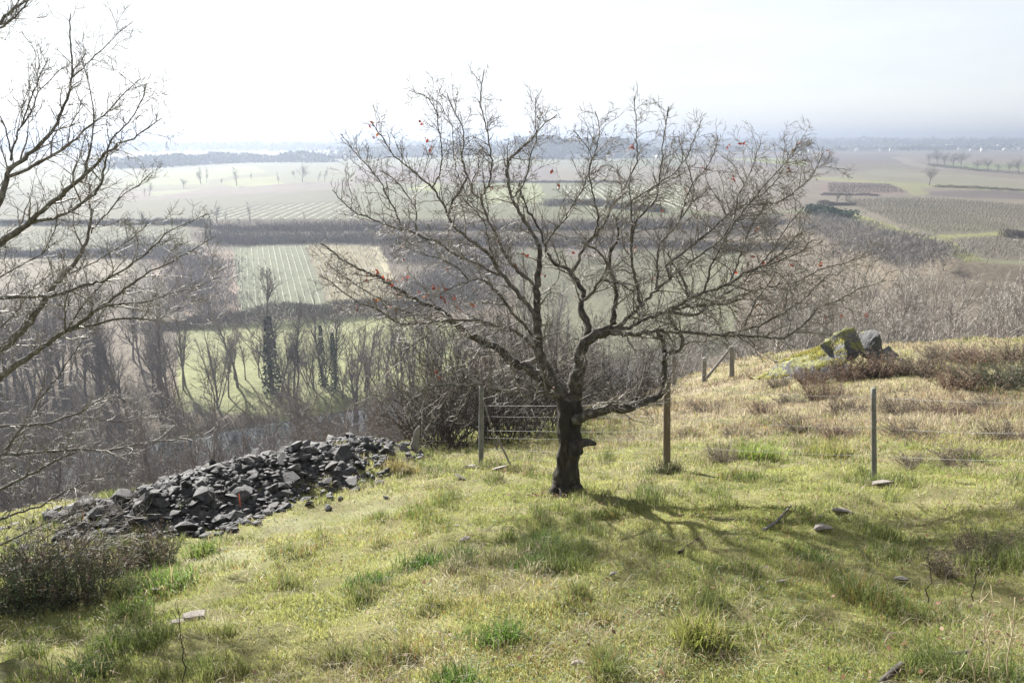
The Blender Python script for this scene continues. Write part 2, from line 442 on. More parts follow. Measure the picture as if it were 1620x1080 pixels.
# ------------------------------------------------------------------ ground sheet
def build_ground():
    ang = np.concatenate([np.radians(np.linspace(-180, -52, 40))[:-1], np.radians(np.linspace(-52, 52, 521)), np.radians(np.linspace(52, 180, 40))[1:]])
    rad = np.concatenate([[0.02], np.exp(np.linspace(math.log(.6), math.log(9000), 700))])
    A, R = np.meshgrid(ang, rad)
    X = R * np.sin(A); Y = R * np.cos(A)
    Z = H(X, Y)
    x, y = X.ravel(), Y.ravel()
    # colours
    rr = np.hypot(x, y); wa = np.clip(rr * .006, 0, 14); xo, yo = x, y
    wx = x + wa * (fbm(x / (wa + 3), y / (wa + 3), 90) - .5); wy = y + 2.5 * wa * (fbm(x / (wa + 3), y / (wa + 3), 91) - .5)
    col = np.tile(np.array([.115, .095, .07]), (len(x), 1))
    nz = fbm(x * .05, y * .05, 40)[:, None]
    col = col * (.75 + .5 * nz)
    pi = inside(x, y, PLAT_POLY)
    pc = np.array([.115, .10, .075]) * (.75 + .5 * fbm(x / 300, y / 300, 41)[:, None])
    gm = sstep(.52, .6, fbm(x / 420 + 5, y / 700, 42))[:, None]
    pc = pc * (1 - gm) + np.array([.11, .11, .065]) * gm
    wm = sstep(.55, .62, fbm(x / 900, y / 500 + 2, 43))[:, None] * sstep(1500, 2400, np.hypot(x, y))[:, None]
    pc = pc * (1 - wm) + np.array([.06, .065, .045]) * wm
    col[pi] = pc[pi]
    for c, p in FIELDS:
        m = inside(wx, wy, p) & pi
        col[m] = (np.array(c) * .60 + .002) * (.72 + .3 * fbm(x[m] / 40, y[m] / 90, 44)[:, None] + .28 * fbm(x[m] / 7, y[m] / 18, 48)[:, None])
    for c, p in LOWFIELDS:
        m = inside(wx, wy, p) & ~pi
        col[m] = np.array(c) * (.68 + .4 * fbm(x[m] / 14, y[m] / 14, 45)[:, None] + .26 * fbm(x[m] / 3, y[m] / 5, 49)[:, None])
    e = y - crest_f(x)
    nm = (e < 6) & (np.hypot(x, y) < 90)
    dr = dryness(x, y)[:, None]
    g = np.array([.15, .155, .055]) * (1 - dr) + np.array([.22, .19, .125]) * dr
    br = np.zeros(len(x))
    for b in BARE: br = np.maximum(br, sstep(.75, .1, np.hypot(x - b[0], (y - b[1]) * .7)))
    br = (.6 * br * sstep(.35, .6, fbm(x * 2.5, y * 2.5, 46)))[:, None]
    g = g * (1 - br) + np.array([.185, .175, .115]) * br
    gap = (sstep(.48, .34, fbm(x * 4.2, y * 4.2, 51)) * .5)[:, None]
    g = g * (1 - gap) + np.array([.10, .085, .045]) * gap
    g = g * (.7 + .6 * fbm(x * 3, y * 3, 47)[:, None])
    hp = sstep(.05, .25, heap(x, y))[:, None]
    g = g * (1 - hp) + np.array([.04, .038, .034]) * hp
    t = sstep(6, 1, e)[:, None]
    col = np.where(nm[:, None], g * t + col * (1 - t), col)
    nr, na = X.shape
    i = np.arange(nr - 1)[:, None] * na; j = np.arange(na - 1)[None]
    q = np.stack([i + j, i + j + 1, i + na + j + 1, i + na + j], -1).reshape(-1)[::-1]
    global ZLO, ZHI
    ZLO, ZHI = float(Z.min()), float(Z.max()); print('Z', ZLO, ZHI)
    me = np_mesh('ground', np.stack([x, y, Z.ravel()], 1), np.full((nr - 1) * (na - 1), 4), q, M_ground, col, True)
    tag(link('ground', me), kind='structure')
build_ground()

# river
def build_river():
    P = RIVER; t = np.linspace(0, len(P) - 1, 160)
    X = np.interp(t, np.arange(len(P)), P[:, 0]); Y = np.interp(t, np.arange(len(P)), P[:, 1])
    dx, dy = np.gradient(X), np.gradient(Y); l = np.hypot(dx, dy)
    w = 9.0
    V = np.concatenate([np.stack([X - dy / l * w, Y + dx / l * w, np.full_like(X, -42.55)], 1), np.stack([X + dy / l * w, Y - dx / l * w, np.full_like(X, -42.55)], 1)])
    n = len(X); i = np.arange(n - 1)
    q = np.stack([n + i, n + i + 1, i + 1, i], -1).reshape(-1)
    tag(link('river', np_mesh('river', V, np.full(n - 1, 4), q, M_water)), kind='structure')
build_river()

# ------------------------------------------------------------------ grass (one carpet of blades)
def blades(x, y, L, w, col, rng, lean=.6, zoff=0):
    n = len(x)
    az = rng.uniform(0, 2 * np.pi, n); fa = rng.uniform(0, 2 * np.pi, n)
    le = rng.uniform(.1, 1, n) * lean
    z = H(x, y) - .008 + zoff
    b = np.stack([x, y, z], 1)
    hd = np.stack([np.cos(az), np.sin(az), np.zeros(n)], 1)
    wd = np.stack([np.cos(fa), np.sin(fa), np.zeros(n)], 1) * w[:, None] * .5
    up = np.array([0, 0, 1.])
    mid = b + up * (L * .6)[:, None] + hd * (L * le * .35)[:, None]
    tip = b + up * (L * (1 - .35 * le))[:, None] + hd * (L * le)[:, None]
    V = np.stack([b - wd, b + wd, mid + wd * .8, mid - wd * .8, tip], 1).reshape(-1, 3)
    k = np.arange(n)[:, None] * 5
    loops = np.concatenate([k + np.array([[0, 1, 2, 3]]), k + np.array([[3, 2, 4]])], 1).reshape(-1)
    cnt = np.tile([4, 3], n)
    cc = np.repeat(col, 5, 0)
    return V, cnt, loops, cc

def build_grass():
    rng = np.random.default_rng(3)
    n = 880000
    a = np.where(rng.random(n) < .9, rng.uniform(math.radians(-40), math.radians(40), n), rng.choice([-1, 1], n) * rng.uniform(math.radians(40), math.radians(56), n))
    u = rng.uniform(0, 1, n)
    r = 2.6 * (36 / 2.6) ** (u ** 1.05)     # ~ 1/r^2 density, thinned below
    x, y = r * np.sin(a), r * np.cos(a)
    e = y - crest_f(x)
    keep = (e < 2.5) & (heap(x, y) < .12 + .1 * rng.random(n) + .4 * sstep(10.3, 11.8, y) * (rng.random(n) < .5))
    clump = .35 * fbm(x * 1.1, y * 1.1, 50) + .65 * fbm(x * 2.7, y * 2.7, 59)
    fine = fbm(x * 4.2, y * 4.2, 51)
    dr = dryness(x, y)
    br = np.zeros(n)
    for b in BARE: br = np.maximum(br, sstep(.75, .1, np.hypot(x - b[0], (y - b[1]) * .7)))
    br = br * sstep(.3, .55, fbm(x * 1.5, y * 1.5, 46))
    keep &= rng.random(n) > .5 * br
    keep &= rng.random(n) < .34 + 1.2 * sstep(.34, .62, fine)
    keep &= np.hypot(x - OAK[0], y - OAK[1]) > .2
    x, y, r, clump, fine, dr, br = [v[keep] for v in (x, y, r, clump, fine, dr, br)]
    n = len(x)
    cl = sstep(.53, .66, clump) * sstep(.35, .6, fine)
    L = .025 + .06 * np.exp(-(np.hypot(x - OAK[0], y - OAK[1]) / .35) ** 2) + .05 * fine ** 1.5 + .105 * cl * (1 - .4 * dr) + .085 * dr * rng.random(n) ** 1.5
    L *= rng.uniform(.55, 1.25, n) * (1 - .6 * br)
    L *= 1 + 1.1 * dr * sstep(.5, .7, vn(x * 1.9, y * 1.9, 55)) * sstep(8, 11, y)
    w = np.maximum(.0036, r * .00062) * rng.uniform(.7, 1.4, n)
    c1 = np.array([.20, .243, .06]); c2 = np.array([.42, .41, .15]); c3 = np.array([.06, .10, .024]); straw = np.array([.43, .375, .26]); tan = np.array([.28, .22, .145]); oran = np.array([.30, .17, .06])
    f = np.clip(.75 * vn(x * .8, y * .8, 52) + .6 * rng.random(n) - .3, 0, 1)[:, None]
    col = c1 * (1 - f) + c2 * f
    col = col * (1 - cl[:, None] * .7) + c3 * cl[:, None] * .7
    sd = np.clip(dr * 1.0 + .07 + .35 * (vn(x * 2.3, y * 2.3, 53) - .5), 0.05, .95)
    m = rng.random(n) < sd
    st = straw + (tan - straw) * np.clip(rng.random((n, 1)) * .9 + 1.2 * (vn(x * .7, y * .9, 56)[:, None] - .45), 0, 1)
    hb = sstep(.62, .75, vn(x * 1.1 + 4, y * 1.3, 57))[:, None] * dr[:, None]; st = st * (1 - .6 * hb) + np.array([.17, .115, .085]) * .6 * hb
    col[m] = st[m]
    m2 = (rng.random(n) < .10 * sstep(.5, .75, vn(x * .9, y * .9, 54)))
    col[m2] = oran
    col *= rng.uniform(.55, 1.25, (n, 1))
    V, cnt, loops, cc = blades(x, y, L, w, col, rng, .9)
    tag(link('grass', np_mesh('grass', V, cnt, loops, M_grass, cc)), 'short green and straw coloured winter grass covering the hillside', 'grass', kind='stuff')
    # flattened dead grass
    n = 150000
    a = rng.uniform(math.radians(-41), math.radians(41), n); r = 2.7 * (26 / 2.7) ** rng.uniform(0, 1, n)
    x, y = r * np.sin(a), r * np.cos(a)
    pt = fbm(x * 1.6, y * 1.6, 58)
    k = (rng.random(n) < .05 + (.30 + .5 * sstep(2, 7, x)) * sstep(.48, .66, pt)) & (heap(x, y) < .1) & (y - crest_f(x) < 2)
    x, y, r = x[k], y[k], r[k]; n = len(x)
    pal = np.array([(.46, .40, .27), (.34, .27, .17), (.22, .16, .10), (.52, .47, .36), (.28, .20, .10)])[rng.integers(0, 5, n)] * rng.uniform(.6, 1.15, (n, 1))
    V, cnt, loops, cc = blades(x, y, rng.uniform(.04, .11, n), np.maximum(.003, r * .00055) * rng.uniform(.7, 1.3, n), pal, rng, 2.3, .012)
    tag(link('dead_grass', np_mesh('dead_grass', V, cnt, loops, M_grass, cc)), 'flattened dead straw lying between the green grass', 'grass', kind='stuff')
    # low broad-leaf weeds and moss flecks: part of the same ground cover idea but their own mass
    n = 26000
    a = rng.uniform(math.radians(-40), math.radians(40), n); r = 2.8 * (14 / 2.8) ** rng.uniform(0, 1, n)
    x, y = r * np.sin(a), r * np.cos(a)
    k = (fbm(x * 1.7, y * 1.7, 60) > .52) & (heap(x, y) < .08) & (y - crest_f(x) < 1)
    x, y, r = x[k], y[k], r[k]; n = len(x)
    z = H(x, y) + rng.uniform(.005, .03, n)
    s = rng.uniform(.005, .012, n) * (1 + r * .04); az = rng.uniform(0, 6.28, n)
    d = np.stack([np.cos(az), np.sin(az), rng.uniform(-.2, .7, n)], 1) * s[:, None] * 1.6
    q = np.stack([-np.sin(az), np.cos(az), rng.uniform(-.3, .3, n)], 1) * s[:, None] * .6
    b = np.stack([x, y, z], 1)
    V = np.stack([b, b + d * .5 + q, b + d, b + d * .5 - q], 1).reshape(-1, 3)
    cols = np.array([(.06, .12, .04), (.10, .17, .07), (.20, .26, .13), (.16, .20, .05)])[rng.integers(0, 4, n)]
    tag(link('weeds', np_mesh('weeds', V, np.full(n, 4), np.arange(4 * n), M_leaf, np.repeat(cols, 4, 0))), 'small broad leaved weeds scattered through the short grass', 'weeds', kind='stuff')
    # fallen oak leaves
    n = 2600
    a = rng.uniform(math.radians(-36), math.radians(38), n); r = 3.0 * (13 / 3.0) ** rng.uniform(0, 1, n)
    x, y = r * np.sin(a), r * np.cos(a)
    k = (rng.random(n) < .12 + .9 * sstep(-1, 3, x) * (fbm(x, y, 61) > .45)) & (heap(x, y) < .08) & (y - crest_f(x) < 1)
    x, y, r = x[k], y[k], r[k]; n = len(x)
    q = rng.normal(size=(170, 2)) * [.22, .14] + [OAK[0] - .16, OAK[1] - .16]; x = np.concatenate([x, q[:, 0]]); y = np.concatenate([y, q[:, 1]]); n = len(x)
    z = H(x, y) + rng.uniform(.015, .06, n); s = rng.uniform(.010, .021, n); az = rng.uniform(0, 6.28, n)
    d = np.stack([np.cos(az), np.sin(az), rng.uniform(-.5, .5, n)], 1) * s[:, None]
    q = np.stack([-np.sin(az), np.cos(az), rng.uniform(-.6, .6, n)], 1) * s[:, None] * .5
    b = np.stack([x, y, z], 1)
    V = np.stack([b - d, b - d * .3 + q, b + d * .4 + q * .9, b + d, b + d * .4 - q * .9, b - d * .3 - q], 1).reshape(-1, 3)
    cols = np.array([(.16, .08, .04), (.22, .12, .06), (.09, .055, .04), (.26, .18, .11)])[rng.integers(0, 4, n)]
    tag(link('leaf_litter', np_mesh('leaf_litter', V, np.full(n, 6), np.arange(6 * n), M_leaf, np.repeat(cols, 6, 0))), 'brown fallen oak leaves lying loose in the grass', 'leaves', kind='stuff')

# ------------------------------------------------------------------ traced trees
OAK = ground(895, 781)
OAK_Y = OAK[1]

def trace(pl, base_y, step, defw):
    """pl: (list of (px,py,width_px), depth offset at start, at end)"""
    pts, d0, d1 = pl
    n = len(pts); P = []; R = []
    for i, (a, b, w) in enumerate(pts):
        t = i / max(1, n - 1)
        y = base_y + d0 + (d1 - d0) * t
        p = at_y(a, b, y); P.append(p)
        R.append(max(w, .9) * y / F * .5 * (1.0 if w > 10 else .86))
    return resample(P, R, step)

def L(s, w0, w1, d0, d1):
    c = [tuple(float(v) for v in t.split(',')) for t in s.split()]
    n = len(c)
    return ([(a, b, w0 + (w1 - w0) * (i / max(1, n - 1)) ** .8) for i, (a, b) in enumerate(c)], d0, d1)

OAK_TRUNK = ([(895, 788, 50), (895, 778, 43), (896, 760, 39), (897, 735, 37), (899, 712, 39), (900, 690, 38), (900, 668, 38), (901, 650, 40), (902, 632, 36)], 0, 0)
OAK_LIMBS = [
    L('899,652 888,622 869,593 858,573 851,553 850,522 848,487 848,453 851,433 854,418 854,391', 24, 8, 0, .25),
    L('854,391 844,373 827,344 809,313 802,280 802,258 813,244 829,231 844,216 856,200 882,182', 8, 2, .25, .7),
    L('849,500 836,484 813,456 789,429 784,416 771,398 744,380 716,356 709,342 713,324 727,300 740,278', 9.5, 4, .1, .1),
    L('740,278 731,258 731,238 736,222 731,198 720,180 708,150', 3.5, 1.5, .1, .3),
    L('709,342 702,322 684,296 664,278 638,260 620,244 604,216 587,193', 4.5, 1.5, .1, -.3),
    L('684,296 696,278 699,247 699,224 693,202 693,180 676,152 650,145', 3, 1.3, 0, .2),
    L('848,455 844,447 822,433 804,411 793,389 782,367 771,344 758,313 773,298 779,253 773,220 767,193 758,160 766,110', 7.5, 1.6, .2, .9),
    L('758,313 747,309 746,287 760,262 752,236', 3, 1.5, .5, .8),
    L('846,532 822,507 800,482 784,458 764,442 742,444 713,455 693,467', 7, 2, .1, -.8),
    L('845,550 822,527 798,518 780,515 762,507 735,507 700,507 664,511 633,515 618,504 595,487 573,482 544,464 522,444 504,433', 7.5, 1.8, 0, -1.0),
    L('896,640 876,616 862,606 835,582 809,569 787,549 775,544 747,533 729,522 711,504 700,491 673,480 651,471 624,455 600,440 573,427 544,413 524,396 507,384', 19, 2, 0, .9),
    L('884,626 871,622 853,620 838,624 804,618 778,618 764,606 735,610 698,608 682,611 660,629 641,633', 9, 1.8, -.1, -.9),
    L('800,438 783,433 756,418 720,404 691,382 658,369 636,362 611,356 582,344 560,335 540,318 526,300', 6.5, 1.6, .1, .6),
    L('636,362 627,336 613,313 600,284 578,258 560,240 540,212', 3.4, 1.4, .4, .6),
    L('658,369 658,327 644,309 624,282 600,268', 3, 1.3, .4, .2),
    L('902,640 911,622 911,602 918,578 918,549 933,533 956,524 971,520', 27, 15, 0, -.1),
    L('971,520 987,511 1002,496 1020,476 1036,462 1060,440 1084,420 1110,402 1140,380', 9, 3, -.1, -.6),
    L('930,530 933,518 924,502 916,487 922,473 924,462 911,444 904,429 896,424 878,418 867,402 862,387 856,367 840,340 826,312 822,288', 13, 2.4, 0, .9),
    L('904,429 916,413 924,389 938,373 956,356 963,340 967,322 984,311 993,287 1004,264 1010,249 1007,224 1006,198 1003,152', 7, 1.5, .1, .5),
    L('922,474 931,473 940,458 951,442 962,424 955,404 938,392 920,384', 7, 3, 0, -.5),
    L('951,442 975,446 990,452 1002,462', 4, 2.5, -.2, -.2),
    L('971,514 973,487 976,460 972,442 962,424 968,396 980,370 976,345', 11, 3, -.1, .2),
    L('1014,482 1011,467 1004,438 1000,420 998,400 999,362 999,336 999,318 993,300 1000,275', 7, 2, -.2, -.2),
    L('999,390 1002,362 1010,342 1029,327 1039,311 1042,287 1047,258 1047,231 1053,202 1057,168', 5, 1.5, -.2, .1),
    L('999,318 1022,304 1040,290 1066,276 1086,250 1100,214 1112,186', 3, 1.4, -.2, .1),
    L('906,664 924,658 960,647 991,644 1015,638 1038,629 1049,618 1051,600 1052,573 1051,553 1049,536 1037,522', 19, 7, -.1, -.35),
    L('916,661 933,651 960,642 973,631 989,632', 6, 3.5, -.12, -.3),
    L('1051,562 1060,556 1073,556 1083,544 1078,531 1069,518 1062,507 1057,493', 10, 6, -.35, -.2),
    L('960,524 985,520 1000,515 1022,504 1042,497 1056,493 1071,482 1093,473 1113,462 1133,456 1147,451 1169,438 1189,428 1207,422 1244,409 1267,400 1285,380', 9, 1.8, -.1, -.9),
    L('1147,453 1153,449 1162,433 1171,404 1180,380 1187,360 1205,335 1214,312', 4, 1.5, -.6, -.3),
    L('1060,494 1082,498 1104,498 1116,487 1133,471 1149,462 1176,449 1189,433 1207,413 1220,398 1233,378 1244,358 1262,338 1273,327', 7, 1.6, -.2, .3),
    L('1062,490 1093,484 1120,482 1142,481 1164,478 1184,462 1209,456 1231,449 1260,447 1284,433 1302,424 1329,418 1356,409 1384,402', 6.5, 1.4, -.2, .6),
    L('965,526 1000,531 1020,524 1044,524 1080,527 1102,524 1124,529 1144,531 1169,522 1193,518 1213,509 1236,496 1256,482 1280,466 1298,444 1316,430', 9, 1.6, -.15, -.9),
    L('1144,531 1187,531 1207,533 1240,536 1258,524 1276,511 1287,493 1302,482 1327,476 1349,462 1369,453 1402,444', 5.5, 1.4, -.5, -.2),
    L('1178,515 1189,489 1200,467 1213,453 1228,430', 4, 1.6, -.7, -.4),
    L('1090,474 1086,460 1078,433 1062,416 1056,396', 6.5, 3, -.4, -.1),
    L('1113,463 1118,450 1120,433 1127,416 1140,390 1160,355 1185,322 1215,286 1240,262 1262,228', 5, 1.5, -.5, -.8),
    L('1036,462 1040,440 1040,412 1040,391 1062,367 1080,342 1093,322 1098,300 1092,270 1080,240 1073,214', 5, 1.5, -.3, .3),
    L('1060,440 1051,420 1084,398 1118,371 1140,349 1160,333 1184,322 1204,309 1224,291 1240,264 1256,244 1262,222', 5.5, 1.5, -.4, .4),
    L('1184,324 1224,322 1247,313 1262,298 1280,284 1293,264 1304,240', 4, 1.5, .1, .5),
    L('1140,380 1162,346 1166,313 1178,291 1189,269 1196,247 1204,226', 3.5, 1.4, -.5, -.2),
    L('1076,345 1087,309 1100,284 1122,262 1132,236 1136,214', 3, 1.4, .1, .4),
    L('862,387 876,366 890,352 905,325 920,302 930,276 938,250 926,226 906,206', 3.5, 1.4, .3, -.5),
    L('938,375 946,352 944,330 936,300 930,270 944,236 950,204 942,176', 4, 1.4, 0, -.5),
    L('810,314 826,296 836,270 838,246 850,222 846,190 848,156', 3, 1.3, .5, .2),
    L('784,416 772,380 768,352 750,330 736,318 722,300', 3, 1.5, 0, -.5),
    L('976,345 984,330 1010,318 1034,296 1058,286 1084,272', 3, 1.4, .2, .7),
    L('1207,422 1240,398 1262,372 1290,356', 3, 1.4, -.7, -1.0),
    L('700,491 676,500 640,492 610,478 580,462 548,440 520,420', 4, 1.4, .3, -.3),
    L('742,444 726,424 700,410 672,402 640,390', 3, 1.3, -.4, -.7),
    L('711,504 690,520 660,540 640,556 628,580', 3.5, 1.4, .5, .2),
    L('771,344 744,322 722,270 716,236 716,200 694,160', 2.5, 1.3, .5, .9),
]
LEAFPX = [(995, 233), (1004, 232), (1162, 281), (1176, 228), (1256, 236), (1254, 244), (1253, 270), (1194, 360), (1228, 412), (1255, 416), (998, 395), (1034, 443), (1100, 416), (1162, 427),
          (905, 396), (912, 472), (908, 476), (858, 437), (815, 419), (834, 406), (595, 432), (590, 430), (612, 440), (636, 394), (632, 444), (640, 441), (632, 468), (634, 470), (594, 475), (583, 440), (685, 457), (690, 452), (700, 454), (672, 470), (710, 480), (708, 474), (750, 478), (728, 490), (562, 488), (617, 487),
          (690, 598), (1214, 415), (1197, 484), (1326, 494), (1370, 494), (1050, 340), (1085, 298), (1118, 262), (1262, 230), (586, 196), (598, 214), (662, 195), (675, 221), (680, 243), (780, 300), (785, 300), (884, 296), (870, 275), (1270, 395), (1296, 420), (1190, 405), (1152, 232), (1144, 440), (620, 448), (606, 438), (660, 462), (700, 470), (716, 472), (560, 430)]

def ortho_branches(rng, P, R, mb_list, spacing, len_rng, twig_len, bias, lvl2_sp=.07, start=.12, rmax=.006, tw_r=.0019, k=3, store=None, envelope=None):
    tot = np.concatenate([[0], np.cumsum(np.linalg.norm(np.diff(P, axis=0), axis=1))])
    s = tot[-1] * start
    while s < tot[-1]:
        i = min(len(P) - 2, int(np.searchsorted(tot, s)))
        p = P[i]; t = P[i + 1] - P[max(0, i - 1)]
        r = R[i]
        frac = s / tot[-1]
        ln = rng.uniform(*len_rng) * (1.0 - .45 * frac)
        d = side_dir(rng, t, rng.uniform(.5, 1.1)) + np.asarray(bias) * .5
        ns = max(3, int(ln / .06))
        B = grow(rng, p, d, ln, ns, .26, .012)
        rr = np.linspace(min(r * .6, rmax), tw_r, len(B))
        mb_list.tube(B, rr, k, cap=False)
        if store is not None: store.append(B)
        # twigs
        q = lvl2_sp * .6
        while q < ln:
            j = min(len(B) - 2, int(q / ln * (len(B) - 1)))
            tl = rng.uniform(*twig_len)
            d2 = side_dir(rng, B[j + 1] - B[j], rng.uniform(.5, 1.1)) + np.asarray(bias) * .35
            T = grow(rng, B[j], d2, tl, 3, .28, .03)
            mb_list.tube(T, np.linspace(tw_r * 1.15, tw_r * .7, 4), 3, cap=False)
            if store is not None: store.append(T)
            if tl > .1:
                for _ in range(2):
                    j2 = rng.integers(1, 3)
                    T2 = grow(rng, T[j2], side_dir(rng, T[j2 + 1] - T[j2], rng.uniform(.5, 1.1)), tl * .5, 2, .25, .03)
                    mb_list.tube(T2, np.linspace(tw_r, tw_r * .6, 3), 3, cap=False)
            q += lvl2_sp * rng.uniform(.6, 1.5)
        s += spacing * rng.uniform(.6, 1.5)

def secondaries(rng, P, R, mb, every, ln_rng, bias, start, tw_r, store, sp, l2):
    tot = np.concatenate([[0], np.cumsum(np.linalg.norm(np.diff(P, axis=0), axis=1))])
    s = tot[-1] * start + every * rng.random()
    while s < tot[-1] * .93:
        i = min(len(P) - 2, int(np.searchsorted(tot, s)))
        if P[i][2] > -3.3:
            ln = rng.uniform(*ln_rng) * (1 - .5 * s / tot[-1])
            B = grow(rng, P[i], side_dir(rng, P[i + 1] - P[max(0, i - 1)], rng.uniform(.55, 1.15)) + np.asarray(bias) * .6, ln, max(5, int(ln / .07)), .2, .008)
            rr = np.linspace(min(R[i] * .6, .0085), tw_r, len(B))
            mb.tube(B, rr, 4, cap=False)
            ortho_branches(rng, B, rr, mb, l2, (.1, .3), (.04, .13), bias, lvl2_sp=sp, start=.15, rmax=.0045, tw_r=tw_r, store=store)
        s += every * rng.uniform(.6, 1.5)

def leaf_verts(mb, rng, p, s, col):
    a = unit(rng.normal(size=3)); b = unit(np.cross(a, rng.normal(size=3)))
    c = np.cross(a, b) * .25
    mb.poly(np.array([p, p + a * s * .4 + b * s * .32 + c * s, p + a * s * .75 + b * s * .28, p + a * s * 1.15 + c * s * .4, p + a * s * .75 - b * s * .28, p + a * s * .4 - b * s * .32 + c * s]), col)

def build_oak():
    rng = np.random.default_rng(11)
    root = thing('oak_tree', 'gnarled leafless oak with a dark forked trunk standing alone in the grass', 'tree', OAK)
    tr = MB()
    P, R = trace(OAK_TRUNK, OAK_Y, .045, 0)
    tr.tube(P, R, 26, rough=.5)
    # roots flare
    for a in np.linspace(0, 2 * np.pi, 7)[:-1]:
        d = np.array([math.cos(a + .3), math.sin(a + .3), 0])
        p0 = OAK + d * .10 + np.array([0, 0, .10]); p1 = OAK + d * .17; p1[2] = Hs(p1[0], p1[1]) + .02
        p2 = OAK + d * .24; p2[2] = Hs(p2[0], p2[1]) - .05
        A, B = resample([p0, p1, p2], [.075, .05, .03], .04); tr.tube(A, B, 8, rough=.3, rs=a)
    # stub and burl
    A, B = resample([at_y(905, 706, OAK_Y - .12), at_y(915, 702, OAK_Y - .15), at_y(928, 699, OAK_Y - .16), at_y(943, 702, OAK_Y - .15)], [.075, .06, .05, .018], .03)
    tr.tube(A, B, 12, rough=.5, rs=4)
    A, B = resample([at_y(905, 722, OAK_Y - .1), at_y(911, 712, OAK_Y - .16), at_y(911, 700, OAK_Y - .17)], [.05, .085, .05], .03)
    tr.tube(A, B, 12, rough=.6, rs=7)
    o = link('trunk', tr.mesh('oak_trunk', M_bark, True, OAK), root)
    lm = MB(); tw = MB(); store = []
    for pl in OAK_LIMBS:
        P, R = trace(pl, OAK_Y, .05, 0)
        # crookedness
        n = len(P)
        jit = rng.normal(size=(n, 3)) * (np.minimum(R, .012)[:, None] * .55 + .0012)
        jit[0] = 0
        P = P + jit
        big = R[0] > .03
        lm.tube(P, R, 14 if big else 7, rough=.35 if big else .15, rs=rng.uniform(0, 50), mi=1 if big else 0)
        avgr = R.mean()
        up = (0, 0, .12) if pl[0][-1][1] < 330 else (0, 0, .04)
        right = pl[0][-1][0] > 1150; top = pl[0][-1][1] < 215
        secondaries(rng, P, R, tw, .10 if right else .13, (.25, .6) if top else (.35, .95), up, .16 if big else .05, .0019, store, .055, .065)
        ortho_branches(rng, P, R, tw, (.062 if right else .08) if avgr < .03 else .15, (.14, .45), (.05, .17), up, lvl2_sp=.052, start=.2 if big else .06, rmax=.0055, tw_r=.0022, store=store)
    link('limb', lm.mesh('oak_limbs', [M_limb, M_bark2], True, OAK), root)
    link('crown', tw.mesh('oak_crown', M_twig, True, OAK), root)
    pts = np.concatenate([s[1:] for s in store]); pp = proj(pts)
    lf = MB(); cols = [(.30, .055, .03), (.25, .05, .035), (.28, .11, .04), (.17, .05, .035), (.12, .065, .045)]
    for (a, b) in LEAFPX:
        k = np.argmin((pp[:, 0] - a) ** 2 + (pp[:, 1] - b) ** 2)
        for _ in range(rng.integers(2, 4)):
            leaf_verts(lf, rng, pts[k] + rng.normal(size=3) * .015, rng.uniform(.028, .05), cols[rng.integers(0, 4)])
    for k in rng.integers(0, len(pts), 420):
        leaf_verts(lf, rng, pts[k], rng.uniform(.012, .028), cols[rng.integers(3, 5)])
    link('dead_leaves', lf.mesh('oak_leaves', M_leaf, False, OAK), root)
build_oak()

